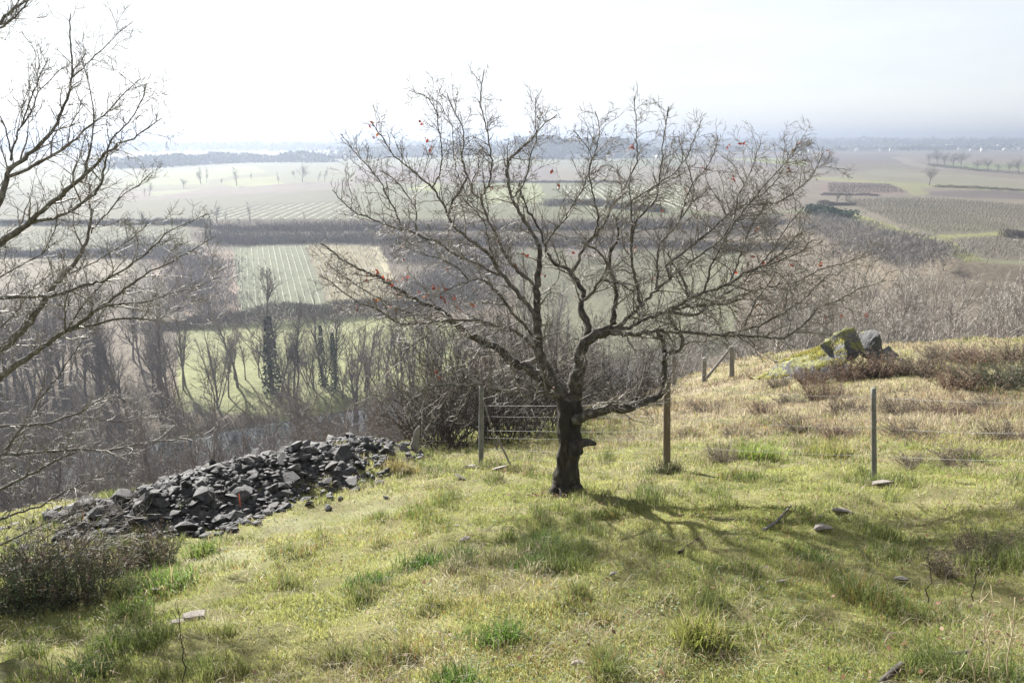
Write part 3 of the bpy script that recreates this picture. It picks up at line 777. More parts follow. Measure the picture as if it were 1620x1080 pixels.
LT_Y = 6.6
LEFT = [
    L('-170,470 -80,380 0,324 7,296 12,271 18,264 42,249 73,220 82,211 87,198 100,173 111,142 114,122 113,84 110,44 112,22', 12, 1.6, 0, .5),
    L('16,280 40,269 67,256 89,242 120,220 133,204 149,196 164,184 184,162 200,144 222,124', 6.5, 1.5, .1, .7),
    L('18,255 18,242 20,231 33,202 47,160 60,129 76,89', 4.5, 1.4, .2, .2),
    L('33,202 53,169 62,140 76,133 93,111', 3, 1.3, .2, .4),
    L('114,122 129,111 142,96 167,73 198,42', 3, 1.2, .4, .8),
    L('-170,500 -80,430 0,384 22,371 47,351 71,329 98,307 118,291 136,278 151,260 164,244 184,229 213,220 236,200 256,187', 14, 1.5, 0, -.5),
    L('47,351 62,349 93,344 120,329 142,313 158,298 164,273 169,242 173,222 200,200 222,164 233,133', 7.5, 1.4, -.1, -.7),
    L('136,278 133,264 144,240 146,220 146,209 149,178 139,124 127,93', 5, 1.3, -.3, 0),
    L('-170,640 -80,600 0,553 40,518 71,476 78,460 104,433 124,409 138,382 144,347 142,320 141,290', 16, 2.5, .2, .8),
    L('142,370 147,360 169,338 193,309 222,291 240,273', 3.5, 1.3, .7, .9),
    L('-170,520 -60,480 0,471 78,468 107,462 124,453 156,447 178,438 184,433 211,416 236,398 260,371 270,364 330,338', 9, 1.4, -.3, -.9),
    L('-170,690 -80,640 0,596 24,578 56,556 84,536 104,524 133,507 156,487 178,473 204,451 233,431 262,420 300,398 340,374', 14, 1.4, -.2, -.6),
    L('104,524 124,518 156,511 189,504 222,502 233,509 256,504 270,493 310,475 345,462', 6, 1.3, -.4, -.2),
    L('104,524 102,509 104,476 112,450', 4, 2, -.4, -.6),
    L('156,487 182,480 222,479 244,473 270,464 310,455 348,438', 4, 1.3, -.5, -.8),
    L('107,520 127,489 142,469 160,451 178,431 204,404', 4, 1.4, -.4, 0),
    L('-170,760 -60,728 0,720 44,716 89,713 133,710 169,713 193,708 222,701 261,696 292,690 330,692', 8, 1.5, -.6, -.6),
    L('-150,700 -60,680 0,673 77,671 98,661 124,653 145,640 162,627 176,622 200,636', 7, 2, .1, .4),
    L('-150,820 -60,795 0,773 30,759 65,741 98,723 119,716', 7, 4, -.4, -.6),
    L('-150,860 -60,838 0,821 30,810 62,802 98,779 119,769 154,753 178,747 219,753', 7, 1.5, -.3, .2),
    L('-150,900 -60,885 0,862 36,845 89,818 133,806 160,790', 5, 1.4, -.8, -.8),
    L('-150,1000 -60,965 0,933 44,907 83,883 119,856 160,818 193,785', 6, 1.4, -1.0, -1.1),
    L('83,883 119,877 154,847 184,824', 3, 1.3, -1.05, -1.2),
    L('60,897 98,883 142,868 178,859', 3, 1.3, -1.05, -.9),
    L('-60,760 0,720 27,687 41,667 56,640 64,627 89,600 104,576 124,549 136,531', 6, 1.4, .3, .5),
    L('-170,160 -60,80 0,36 13,20 29,9 44,0 70,-30', 7, 3, .2, .2),
    L('-60,75 0,44 20,33 40,7 60,-20', 3.5, 2, .2, .1),
    L('18,245 9,202 0,184 -14,150', 3, 1.5, .2, .1),
    L('-60,462 0,438 33,420 67,402 90,380', 4, 1.4, .2, .1),
    L('67,402 84,372 92,340 88,320', 2.5, 1.3, .2, .1),
    L('-60,560 0,520 30,490 44,462 70,440 98,424', 4, 1.3, .6, .8),
    L('104,433 130,425 168,404 206,380 236,352', 3.5, 1.3, .6, .3),
    L('124,653 160,665 200,668 250,650 300,636', 3, 1.3, .3, .5),
    L('-60,900 0,905 40,870 80,845 130,820', 3, 1.2, -1, -1),
]

def build_left_tree():
    rng = np.random.default_rng(21)
    b = at_y(-170, 700, LT_Y); base = np.array([b[0], LT_Y, Hs(b[0], LT_Y)])
    root = thing('bare_tree', 'leafless tree at the left edge whose long grey branches reach into the picture', 'tree', base)
    tr = MB()
    top = at_y(-170, 160, LT_Y)
    n = 40; P = np.stack([np.interp(np.linspace(0, 1, n), [0, .5, 1], [base[k] - (.1 if k == 2 else 0), (base[k] + top[k]) / 2 + (.05 if k == 0 else 0), top[k]]) for k in range(3)], 1)
    tr.tube(P, np.linspace(.17, .05, n), 16, rough=.3)
    link('trunk', tr.mesh('left_trunk', M_bark, True, base), root)
    lm = MB(); tw = MB()
    for pl in LEFT:
        P, R = trace(pl, LT_Y, .05, 0)
        P = P + rng.normal(size=P.shape) * (np.minimum(R, .01)[:, None] * .4 + .001)
        lm.tube(P, R, 10 if R[0] > .02 else 6, rough=.2, rs=rng.uniform(0, 50))
        secondaries(rng, P, R, tw, .24, (.3, .75), (.3, 0, .3), .12, .0017, None, .055, .065)
        ortho_branches(rng, P, R, tw, .07, (.14, .38), (.05, .15), (.25, 0, .3), lvl2_sp=.055, start=.1, rmax=.0045, tw_r=.0017)
    link('limb', lm.mesh('left_limbs', M_limb, True, base), root)
    link('crown', tw.mesh('left_crown', M_twig, True, base), root)
build_left_tree()

# ------------------------------------------------------------------ valley trees
def valley_tree(name, seed, style, m_trunk, m_crown, ivy=False):
    """a unit tree 10 m tall"""
    rng = np.random.default_rng(seed)
    tr = MB(); cr = MB(); h = 10.0
    stems = {'pole': 1, 'multi': 4, 'round': 1, 'broad': 1}[style]
    for sidx in range(stems):
        d = np.array([0, 0, 1.]) if stems == 1 else unit([rng.normal() * .22, rng.normal() * .22, 1])
        hh = h * (1 if sidx == 0 else rng.uniform(.65, .95))
        if style in ('round', 'broad'): hh = h * .55
        T = grow(rng, (rng.normal() * .12 * (stems > 1), rng.normal() * .12 * (stems > 1), -.3), d, hh, 12, .05 if style != 'round' else .08, .05)
        R = np.linspace(.13 if stems == 1 else .085, .02, 13)
        if style in ('round', 'broad'): R = np.linspace(.24, .10, 13)
        tr.tube(T, R, 6)
        nl = {'pole': 30, 'multi': 15, 'round': 20, 'broad': 26}[style]
        for i in range(nl):
            f = rng.uniform(.22, .98) if style in ('pole', 'multi') else rng.uniform(.45, 1)
            j = min(11, int(f * 12))
            p = T[j] + (T[j + 1] - T[j]) * rng.random()
            ang = {'pole': rng.uniform(.35, .75), 'multi': rng.uniform(.3, .7), 'round': rng.uniform(.3, 1.25), 'broad': rng.uniform(.4, 1.4)}[style]
            ll = {'pole': rng.uniform(1.6, 3.2) * (1.15 - f * .75), 'multi': rng.uniform(1.4, 2.8) * (1.15 - f * .7), 'round': rng.uniform(2.6, 4.6), 'broad': rng.uniform(2.8, 5)}[style]
            B = grow(rng, p, side_dir(rng, T[j + 1] - T[j], ang), ll, 6, .12, .10)
            tr.tube(B, np.linspace(min(.055, R[j] * .6), .014, 7), 3, cap=False)
            for kk in range(int(ll * 4.2)):
                q = rng.integers(1, 7)
                s2 = ll * rng.uniform(.22, .5)
                b2 = grow(rng, B[q], side_dir(rng, B[q] - B[q - 1], rng.uniform(.35, .95)), s2, 3, .15, .08)
                cr.ribbon(b2, np.linspace(.032, .016, 4), rng)
                for _ in range(5):
                    q2 = rng.integers(1, 4)
                    b3 = grow(rng, b2[q2], side_dir(rng, b2[q2] - b2[q2 - 1], rng.uniform(.3, 1.0)), s2 * rng.uniform(.35, .7), 2, .15, .06)
                    cr.ribbon(b3, np.linspace(.020, .010, 3), rng)
    root = thing(name, 'x', 'tree', (0, 0, 0))
    link('trunk', tr.mesh(name + '_trunk', m_trunk), root)
    link('crown', cr.mesh(name + '_crown', m_crown), root)
    if ivy:
        iv = MB()
        for i in range(760):
            z = rng.random() ** 1.1 * 6.2; rr = .5 * (1 - (z / 6.6)) ** .9 * math.sqrt(rng.random()) + .10
            a = rng.uniform(0, 6.28); c = np.array([rr * math.cos(a), rr * math.sin(a), z])
            u = unit(rng.normal(size=3)); w = unit(np.cross(u, rng.normal(size=3)))
            iv.poly(np.array([c + u * .10, c + w * .08, c - u * .10, c - w * .08]))
        link('ivy', iv.mesh(name + '_ivy', M_ivy), root)
    return root

def place_z(px, y):
    x = (px - 810) / F * y / CP
    for _ in range(3):
        z = Hs(x, y); dep = y * CP - z * SP; x = (px - 810) / F * dep
    return x, z

def h_for_top(px, py_top, y, zb):
    return at_y(px, py_top, y)[2] - zb

PROTO = {}
def protos():
    for key, n, style, mt, mc in (('dark', 3, 'pole', M_wood_a, M_wood_a), ('dark', 2, 'multi', M_wood_a, M_wood_a), ('pale', 3, 'pole', M_wood_b, M_wood_b), ('pale', 2, 'multi', M_wood_b, M_wood_b), ('round', 3, 'round', M_wood_a, M_wood_a)):
        for i in range(n):
            PROTO.setdefault(key, []).append(valley_tree('bare_tree', 100 + len(PROTO.get(key, [])) * 7 + hash_key(key), style, mt, mc))
    PROTO['ivy'] = [valley_tree('bare_tree', 401, 'pole', M_wood_a, M_wood_a, True), valley_tree('bare_tree', 402, 'pole', M_wood_a, M_wood_a, True)]
def hash_key(k): return {'dark': 1, 'pale': 50, 'round': 90}[k]
protos()
USED = set()
def put(kind, idx, x, y, z, h, label, group, rng, wide=1.0):
    p = PROTO[kind][idx % len(PROTO[kind])]
    s = h / 10.0
    sc = (s * wide, s * wide, s)
    if id(p) not in USED:
        USED.add(id(p)); p.location = (x, y, z); p.rotation_euler = (0, 0, rng.uniform(0, 6.28)); p.scale = sc
        p['label'] = label; p['group'] = group
        return p
    return copy_tree(p, (x, y, z), rng.uniform(0, 6.28), sc, label, group)

def valley_woods():
    rng = np.random.default_rng(5)
    # named ones first: trees standing out in front of the sunlit meadow
    spec = [  # px, dist, top py, kind, width, label
        (432, 128, 425, 'ivy', 1.5, 'tall leafless tree with ivy on its trunk, at the lit meadow’s left'),
        (362, 126, 500, 'dark', .9, 'slim leaning leafless tree, single dark trunk against the bright meadow'),
        (290, 130, 500, 'dark', 1.1, 'leafless tree at the left end of the bright meadow by the hedge'),
        (480, 105, 560, 'round', .9, 'bushy leafless tree by the water, low in front of the meadow'),
        (466, 124, 470, 'dark', 1.0, 'leafless tree with two upright boughs in front of the striped vineyard'),
        (512, 132, 455, 'ivy', .9, 'leafless tree clad in a dark cone of ivy, left one of the pair'),
        (530, 130, 470, 'ivy', 1.0, 'leafless tree clad in a dark cone of ivy, right one of the pair'),
        (566, 120, 470, 'dark', 1.0, 'leafless tree with a thick straight trunk right of the ivy clad pair'),
        (582, 130, 520, 'dark', .7, 'thin straight leafless tree before the right part of the meadow'),
        (640, 112, 520, 'dark', 1.2, 'crooked dark leafless tree at the right end of the bright meadow'),
    ]
    for px, y, top, kind, wide, label in spec:
        x, z = place_z(px, y); h = max(7, h_for_top(px, top, y, z))
        put(kind, rng.integers(0, 9), x, y, z, h, label, 'trees along the far river bank', rng, wide)
    cnt = 0
    def band(n, px0, px1, y0, y1, topf, hmin, hmax, kind, label, group, wide=(.8, 1.25), avoid=None):
        k = 0; tries = 0
        while k < n and tries < n * 12:
            tries += 1
            px = px0 + (px1 - px0) * ((k + rng.random()) / n); y = rng.uniform(y0, y1)
            x, z = place_z(px, y)
            if float(seg_dist(np.array([x]), np.array([y]), RIVER)[0]) < 8.5: continue
            if y - float(crest_f(np.array([x]))[0]) < 10: continue
            top = topf(px) + rng.normal() * 16
            h = h_for_top(px, top, y, z)
            if h < hmin * .6: continue
            h = min(hmax, max(hmin, h))
            put(kind, int(rng.integers(0, 99)), x, y, z, h, label, group, rng, rng.uniform(*wide)); k += 1
    # far bank
    band(24, 640, 900, 118, 150, lambda p: 480, 9, 18, 'dark', 'leafless tree of the valley wood seen through the oak’s lower branches', 'trees behind the oak')
    band(26, -40, 300, 112, 150, lambda p: np.interp(p, [0, 300], [420, 470]), 10, 21, 'dark', 'leafless tree of the hazy valley wood behind the left tree', 'hazy trees of the left valley')
    band(24, 330, 660, 112, 138, lambda p: 505, 7, 16, 'dark', 'slender leafless tree scattered along the front of the lit meadow', 'trees along the far river bank')
    # near bank & slope
    band(44, -40, 560, 50, 92, lambda p: np.interp(p, [0, 200, 330, 400, 560], [540, 560, 620, 640, 630]), 5, 15, 'dark', 'leafless tree rising from the slope below the stone heap', 'trees on the slope below the stone heap')
    band(30, 560, 960, 45, 95, lambda p: np.interp(p, [560, 700, 960], [610, 560, 520]), 5, 14, 'dark', 'leafless tree on the slope below the fence corner', 'trees below the fence corner')
    # right wood
    tf = lambda p: np.interp(p, [940, 1080, 1200, 1300, 1400, 1470, 1530, 1570, 1640], [500, 470, 440, 425, 408, 432, 445, 412, 405])
    band(34, 1290, 1660, 62, 92, tf, 8, 20, 'pale', 'pale leafless tree of the dense wood beyond the heather ridge', 'pale wood beyond the ridge')
    band(30, 1180, 1660, 46, 62, lambda p: tf(p) + 42, 6, 16, 'pale', 'pale leafless tree of the dense wood beyond the heather ridge', 'pale wood beyond the ridge')
    band(30, 940, 1300, 52, 100, lambda p: tf(p) + 20, 6, 16, 'pale', 'grey leafless tree of the wood seen through the oak’s right branches', 'grey wood behind the oak')
valley_woods()

def undergrowth():
    rng = np.random.default_rng(8)
    mb_V = []; n = 0
    def patch(num, px0, px1, y0, y1, hmin, hmax, ntw):
        V = []
        px = rng.uniform(px0, px1, num); y = np.sqrt(rng.uniform(y0 ** 2, y1 ** 2, num))
        x = (px - 810) / F * y * 1.06
        ok = (y - crest_f(x) > 4) & (seg_dist(x, y, RIVER) > 8) & ~inside(x, y, LOWFIELDS[0][1])
        x, y = x[ok], y[ok]
        z = H(x, y); hb = rng.uniform(hmin, hmax, len(x)) * (.3 + .7 * sstep(4, 22, y - crest_f(x)))
        for _ in range(ntw):
            m = len(x)
            b = np.stack([x + rng.normal(size=m) * .5, y + rng.normal(size=m) * .5, z - .1], 1)
            d = np.stack([rng.normal(size=m) * .35, rng.normal(size=m) * .35, np.ones(m)], 1)
            Lh = hb * rng.uniform(.5, 1.1, m)
            for lev in range(3):
                if lev == 0: p0 = b; p1 = b + d * (Lh * .6)[:, None]; w = .035
                else:
                    f = rng.uniform(.3, 1, m)[:, None]
                    p0 = b + d * (Lh * .6)[:, None] * f
                    p1 = p0 + (d + np.clip(rng.normal(size=(m, 3)), -1.6, 1.6) * .45) * (Lh * .45)[:, None]; w = .02
                a = rng.uniform(0, 6.28, m)
                wd = np.stack([np.cos(a), np.sin(a), np.zeros(m)], 1) * w * .5
                V.append(np.stack([p0 - wd, p0 + wd, p1 + wd * .5, p1 - wd * .5], 1).reshape(-1, 3))
        return np.concatenate(V)
    A = patch(2300, -60, 1000, 26, 100, 1.2, 4.6, 14)
    B = patch(900, 950, 1680, 32, 95, 1.5, 4.5, 16)
    D = patch(900, -60, 900, 100, 130, 1.8, 6.0, 15)
    V = np.concatenate([A, B, D]); k = len(V) // 4
    tag(link('undergrowth', np_mesh('undergrowth', V, np.full(k, 4), np.arange(4 * k), M_under)), 'brown leafless scrub filling the valley slope between the trees', 'undergrowth', kind='stuff')
undergrowth()
build_grass()

# ------------------------------------------------------------------ stone heap
def stone_mesh(seed, flat=.55, mats=M_stone, sub=True):
    rng = np.random.default_rng(seed)
    bm = bmesh.new()
    for _ in range(17):
        d = unit(rng.normal(size=3)); d = d * rng.uniform(.75, 1.05) * np.array([1, .75, flat])
        bm.verts.new(d * .5)
    r = bmesh.ops.convex_hull(bm, input=bm.verts)
    bmesh.ops.delete(bm, geom=[g for g in r['geom_interior'] if isinstance(g, bmesh.types.BMVert)], context='VERTS')
    bmesh.ops.bevel(bm, geom=bm.edges[:], offset=.05, segments=2, profile=.6, affect='EDGES', clamp_overlap=True)
    me = bpy.data.meshes.new('stone'); bm.to_mesh(me); bm.free()
    me.materials.append(mats)
    return me
STONES = [stone_mesh(500 + i, random.uniform(.35, .75)) for i in range(10)]

def stone_heap():
    rng = np.random.default_rng(9)
    k = 0; pts = []
    lab = 'dark angular stone among many in the long rubble heap'
    # the few big ones the photo singles out
    big = [(232, 795, .30, 'grey boulder with a pale sunlit top at the left of the stone heap'), (460, 765, .40, 'large upright dark slab leaning in the middle of the stone heap'),
           (325, 745, .46, 'broad flat capstone on top of the stone heap’s left half'), (465, 712, .36, 'black mossy boulder on the crest of the stone heap'),
           (553, 768, .30, 'grey block lying alone in the grass at the heap’s right end'), (372, 822, .30, 'pale flat stone at the grassy foot of the stone heap'),
           (450, 785, .32, 'pale topped slab at the front of the stone heap'), (518, 697, .32, 'rounded boulder on the skyline at the heap’s right shoulder')]
    for px, py, s, label in big:
        p = ground(px, py)
        o = link('stone', STONES[k % 10], loc=(p[0], p[1], p[2] + s * .12))
        o.scale = (s, s, s); o.rotation_euler = (rng.normal() * .25, rng.normal() * .25, rng.uniform(0, 6.28)); k += 1
        tag(o, label, 'stone', 'stones of the heap'); pts.append(p)
    n = 0
    E = [ground(300, 812)[:2], ground(345, 806)[:2], ground(390, 800)[:2]]
    while n < 285:
        t = rng.uniform(0, len(HEAP) - 1); i = min(len(HEAP) - 2, int(t)); c = HEAP[i] + (HEAP[i + 1] - HEAP[i]) * (t - i)
        x, y = c + rng.normal(size=2) * .52 - c / np.linalg.norm(c) * rng.choice([0, .45])
        ex = rng.random() < .14
        if ex: x, y = E[rng.integers(0, 3)] + rng.normal(size=2) * .22
        hv = 1.0 if ex else float(heap(np.array([x]), np.array([y]))[0])
        if (hv < .02 and rng.random() > .12) or (x < -5.1 and rng.random() < .7): continue
        s = rng.choice([.15, .2, .27, .35], p=[.36, .36, .21, .07]) * rng.uniform(.85, 1.25)
        o = link('stone', STONES[rng.integers(0, 10)], loc=(x, y, Hs(x, y) + s * rng.uniform(.02, .28)))
        o.scale = (s * rng.uniform(.8, 1.3), s * rng.uniform(.8, 1.2), s * rng.uniform(.7, 1.1))
        o.rotation_euler = (rng.normal() * .45, rng.normal() * .45, rng.uniform(0, 6.28))
        tag(o, lab, 'stone', 'stones of the heap'); n += 1
    # small rubble between
    V = []; cnt = []; Lp = []; base = 0
    src = []
    for me in STONES[:6]:
        vv = np.array([v.co[:] for v in me.vertices]); ff = [list(p.vertices) for p in me.polygons]; src.append((vv, ff))
    for _ in range(3400):
        t = rng.uniform(0, len(HEAP) - 1); i = min(len(HEAP) - 2, int(t)); c = HEAP[i] + (HEAP[i + 1] - HEAP[i]) * (t - i)
        x, y = c + rng.normal(size=2) * .6 - c / np.linalg.norm(c) * rng.choice([0, .45])
        ex = rng.random() < .12
        if ex: x, y = E[rng.integers(0, 3)] + rng.normal(size=2) * .25
        hv = 1.0 if ex else float(heap(np.array([x]), np.array([y]))[0])
        if (hv < .02 and rng.random() > .1) or (x < -4.7 and rng.random() < .75): continue
        vv, ff = src[rng.integers(0, 6)]; s = rng.uniform(.06, .17)
        a = rng.uniform(0, 6.28); R = np.array(Matrix.Rotation(a, 3, 'Z') @ Matrix.Rotation(rng.normal() * .5, 3, 'X'))
        V.append(vv @ R.T * s + [x, y, Hs(x, y) + s * .15])
        for f in ff: cnt.append(len(f)); Lp.extend([base + q for q in f])
        base += len(vv)
    tag(link('rubble', np_mesh('rubble', np.concatenate(V), cnt, Lp, M_stone)), 'small broken stones filling the gaps of the heap', 'rubble', kind='stuff')
stone_heap()

FLATS = [stone_mesh(600 + i, .3, M_flat) for i in range(4)]
def flat_stones():
    rng = np.random.default_rng(10)
    for px, py, w, label in [
        (570, 943, 26, 'pinkish flat stone tilted in the grass below the dark tufts'), (722, 834, 12, 'small pale stone in the lit grass left of the oak'),
        (735, 857, 22, 'grey flat stone sunk in the grass left of the oak'), (312, 978, 44, 'broad pale flat stone beside the bare patch at lower left'),
        (285, 988, 26, 'small flat stone next to the broad pale one at lower left'), (232, 1021, 24, 'dark tilted stone in the grass at the lower left'),
        (246, 936, 16, 'pale stone in front of the dark heather bush'), (1398, 768, 38, 'pale stone slab at the foot of the thin grey stake'),
        (745, 742, 28, 'grey slab at the foot of the fence corner post'), (790, 745, 32, 'low brown stone beside the fence corner post'), (728, 758, 22, 'small pale rock in front of the fence corner post'),
        (1300, 840, 34, 'dark stone lying in the oak’s shadow'), (1330, 812, 34, 'grey stone showing in the grass behind the dark stone'), (1425, 921, 26, 'pale grey flat stone in the grass at lower right'),
        (1105, 968, 20, 'light stone in the grass below the oak’s shadow'), (970, 912, 16, 'small grey stone standing in the grass below the oak'), (1235, 924, 18, 'small pale stone right of the grass tuft'),
        (1334, 907, 14, 'tiny white stone in the lower right grass'), (912, 1055, 24, 'white flat flake of stone at the bottom of the slope'), (1300, 820, 14, 'small white pebble above the dark stone'),
        (1180, 560, 14, 'whitish stone by the far braced post')]:
        p = ground(px, py); d = np.linalg.norm(p); s = w / F * d * 1.15
        o = link('flat_stone', FLATS[rng.integers(0, 4)], loc=(p[0], p[1], p[2] + .02 + s * .04)); o.scale = (s, s * .8, s * .8)
        o.rotation_euler = (rng.normal() * .18, rng.normal() * .18, rng.uniform(-.5, .5)); tag(o, label, 'stone', 'loose stones in the grass')
flat_stones()

# ------------------------------------------------------------------ rock outcrop
def crag(name, seed, c, size, mt, rot=(0, 0, 0), label='', cat='rock', group=None):
    rng = np.random.default_rng(seed)
    bm = bmesh.new()
    for _ in range(15):
        d = unit(rng.normal(size=3)); bm.verts.new(d * rng.uniform(.7, 1.12))
    r = bmesh.ops.convex_hull(bm, input=bm.verts)
    bmesh.ops.delete(bm, geom=[g for g in r['geom_interior'] if isinstance(g, bmesh.types.BMVert)], context='VERTS')
    bmesh.ops.triangulate(bm, faces=bm.faces[:])
    bmesh.ops.subdivide_edges(bm, edges=bm.edges[:], cuts=5, use_grid_fill=True)
    bmesh.ops.triangulate(bm, faces=bm.faces[:])
    V = np.array([v.co[:] for v in bm.verts])
    n = fbm(V[:, 0] * 2.5 + V[:, 2] * 2 + 9, V[:, 1] * 2.5 - V[:, 2] * 1.5, seed, 4) - .5
    V = V * (1 + .45 * n)[:, None]
    for v, q in zip(bm.verts, V): v.co = q
    me = bpy.data.meshes.new(name); bm.to_mesh(me); bm.free(); me.materials.append(mt)
    o = link(name, me, loc=c); o.scale = size; o.rotation_euler = rot
    return tag(o, label, cat, group)

def outcrop():
    p = ground(1335, 592)
    d = p[1]
    k = d / F * 1.04
    a = at_y(1334, 546, d); crag('rock', 3, (a[0], a[1], a[2] - .05), (36 * k, .6, 33 * k), M_moss, (.1, .35, .3), label='jagged grey rock with moss on its left face on the ridge', group='rocks of the outcrop')
    a = at_y(1381, 540, d + .8); crag('rock', 8, (a[0], a[1], a[2] - .05), (32 * k, .6, 32 * k), M_crag, (0, -.2, .8), label='rounded rock with a bluish white top on the ridge', group='rocks of the outcrop')
    a = at_y(1401, 556, d + .6); crag('rock', 12, (a[0], a[1], a[2] - .1), (15 * k, .4, 16 * k), M_crag, (0, .3, 1.8), label='small dark rock at the right end of the outcrop', group='rocks of the outcrop')
    # mossy ledge running down to the left
    P0 = at_y(1322, 540, d); P1 = ground(1200, 600); h0 = P0[2] - Hs(P0[0], P0[1])
    n, mth = 60, 26
    V = []
    for i in range(n):
        t = i / (n - 1)
        c = P0 * (1 - t) + P1 * t
        hgt = (h0 * (1 - t) ** 1.15 + .10)
        for j in range(mth):
            a = j / (mth - 1) * math.pi
            yy = math.cos(a) * (.95 - .3 * t); zz = math.sin(a) * hgt
            x = c[0]; y = c[1] + yy
            z = Hs(x, y) - .15 + (zz + .15) * (1 if j not in (0, mth - 1) else 0)
            V.append((x, y, z))
    V = np.array(V)
    V[:, 2] += .28 * (fbm(V[:, 0] * 1.6, V[:, 1] * 1.6, 71, 4) - .5); V[:, 0] += .2 * (fbm(V[:, 1] * 2, V[:, 2] * 3, 72) - .5)
    i = np.arange(n - 1)[:, None] * mth; j = np.arange(mth - 1)[None]
    q = np.stack([i + j, i + j + 1, i + mth + j + 1, i + mth + j], -1).reshape(-1)
    c = V.mean(0)
    tag(link('mossy_ledge', np_mesh('mossy_ledge', V - c, np.full((n - 1) * (mth - 1), 4), q, M_moss, smooth=True), loc=c), 'sloping rock ledge thick with yellow green moss running down from the outcrop', 'rock', 'rocks of the outcrop')
    led = C.objects['mossy_ledge']
    rg = np.random.default_rng(44); m = 9000
    ii = rg.integers(0, n - 1, m); jj = rg.integers(6, mth - 4, m)
    Vg = V.reshape(n, mth, 3); f1, f2 = rg.random((m, 1)), rg.random((m, 1))
    B = Vg[ii, jj] * (1 - f1) * (1 - f2) + Vg[ii + 1, jj] * f1 * (1 - f2) + Vg[ii, jj + 1] * (1 - f1) * f2 + Vg[ii + 1, jj + 1] * f1 * f2
    k2 = fbm(B[:, 0] * 2.2, B[:, 1] * 2.2 + B[:, 2] * 3, 77) > .46; B = B[k2]; m = len(B)
    cl2 = np.array([.34, .33, .07]) * rg.uniform(.55, 1.2, (m, 1)); dy = rg.random(m) < .2; cl2[dy] = (.36, .28, .14)
    a = rg.uniform(0, 6.28, m); wd = np.stack([np.cos(a), np.sin(a), 0 * a], 1) * .012
    tp = B + np.stack([rg.normal(size=m) * .03, rg.normal(size=m) * .03, rg.uniform(.02, .075, m)], 1)
    link('moss', np_mesh('moss', np.stack([B - wd, B + wd, tp], 1).reshape(-1, 3) - c, np.full(m, 3), np.arange(3 * m), M_grass, np.repeat(cl2, 3, 0)), led)
    for px, py, s, l in [(1258, 580, .3, 'pale flat stone lying on the mossy ledge'), (1222, 588, .26, 'small whitish stone lower on the mossy ledge')]:
        p = ground(px, py); o = link('flat_stone', FLATS[0], loc=(p[0], p[1] - .4, p[2] + .45)); o.scale = (s, s, s); tag(o, l, 'stone', 'loose stones in the grass')
    p = ground(18, 1078); crag('mossy_rock', 23, (p[0], p[1], p[2] - .02), (.19, .16, .13), M_moss, label='moss covered lump of rock in the bottom left corner')
outcrop()

# ------------------------------------------------------------------ shrubs
def shrub_mesh(seed, kind):
    """unit shrub about 1 m wide, .6 m tall, base at origin"""
    rng = np.random.default_rng(seed)
    mb = MB(); st = MB()
    cols = {'heather': [(.15, .085, .06), (.20, .13, .09), (.10, .065, .045), (.24, .18, .12)],
            'dark': [(.035, .05, .022), (.055, .07, .03), (.12, .09, .065), (.08, .10, .04)],
            'green': [(.09, .13, .045), (.13, .18, .06), (.16, .16, .07)],
            'brown': [(.16, .125, .09), (.22, .17, .12), (.10, .085, .06)]}[kind]
    for i in range(110):
        a = rng.uniform(0, 6.28); r = .42 * math.sqrt(rng.random())
        b = np.array([r * math.cos(a) * .6, r * math.sin(a) * .6, -.05])
        d = np.array([math.cos(a) * r * 1.5, math.sin(a) * r * 1.5, rng.uniform(.7, 1.2)])
        S = grow(rng, b, d, rng.uniform(.4, .75), 5, .13, .03)
        st.tube(S, np.linspace(.006, .002, 6), 3, cap=False)
        cl = np.array(cols[rng.integers(0, len(cols))])
        for _ in range(46):
            q = rng.integers(1, 6); p = S[q] + (S[q - 1] - S[q]) * rng.random() + rng.normal(size=3) * .022
            dd = unit(S[q] - S[q - 1] + rng.normal(size=3) * .7) * rng.uniform(.02, .055)
            w = unit(np.cross(dd, rng.normal(size=3))) * rng.uniform(.004, .009)
            mb.poly(np.array([p - w, p + w, p + dd]), cl * rng.uniform(.7, 1.35))
    return st.mesh('shrub_stems', M_twig_dark), mb.mesh('shrub_foliage', M_leaf)

SHRUB = {}
for i, kd in enumerate(['heather', 'dark', 'green', 'brown']):
    SHRUB[kd] = [shrub_mesh(700 + i * 10 + j, kd) for j in range(2)]

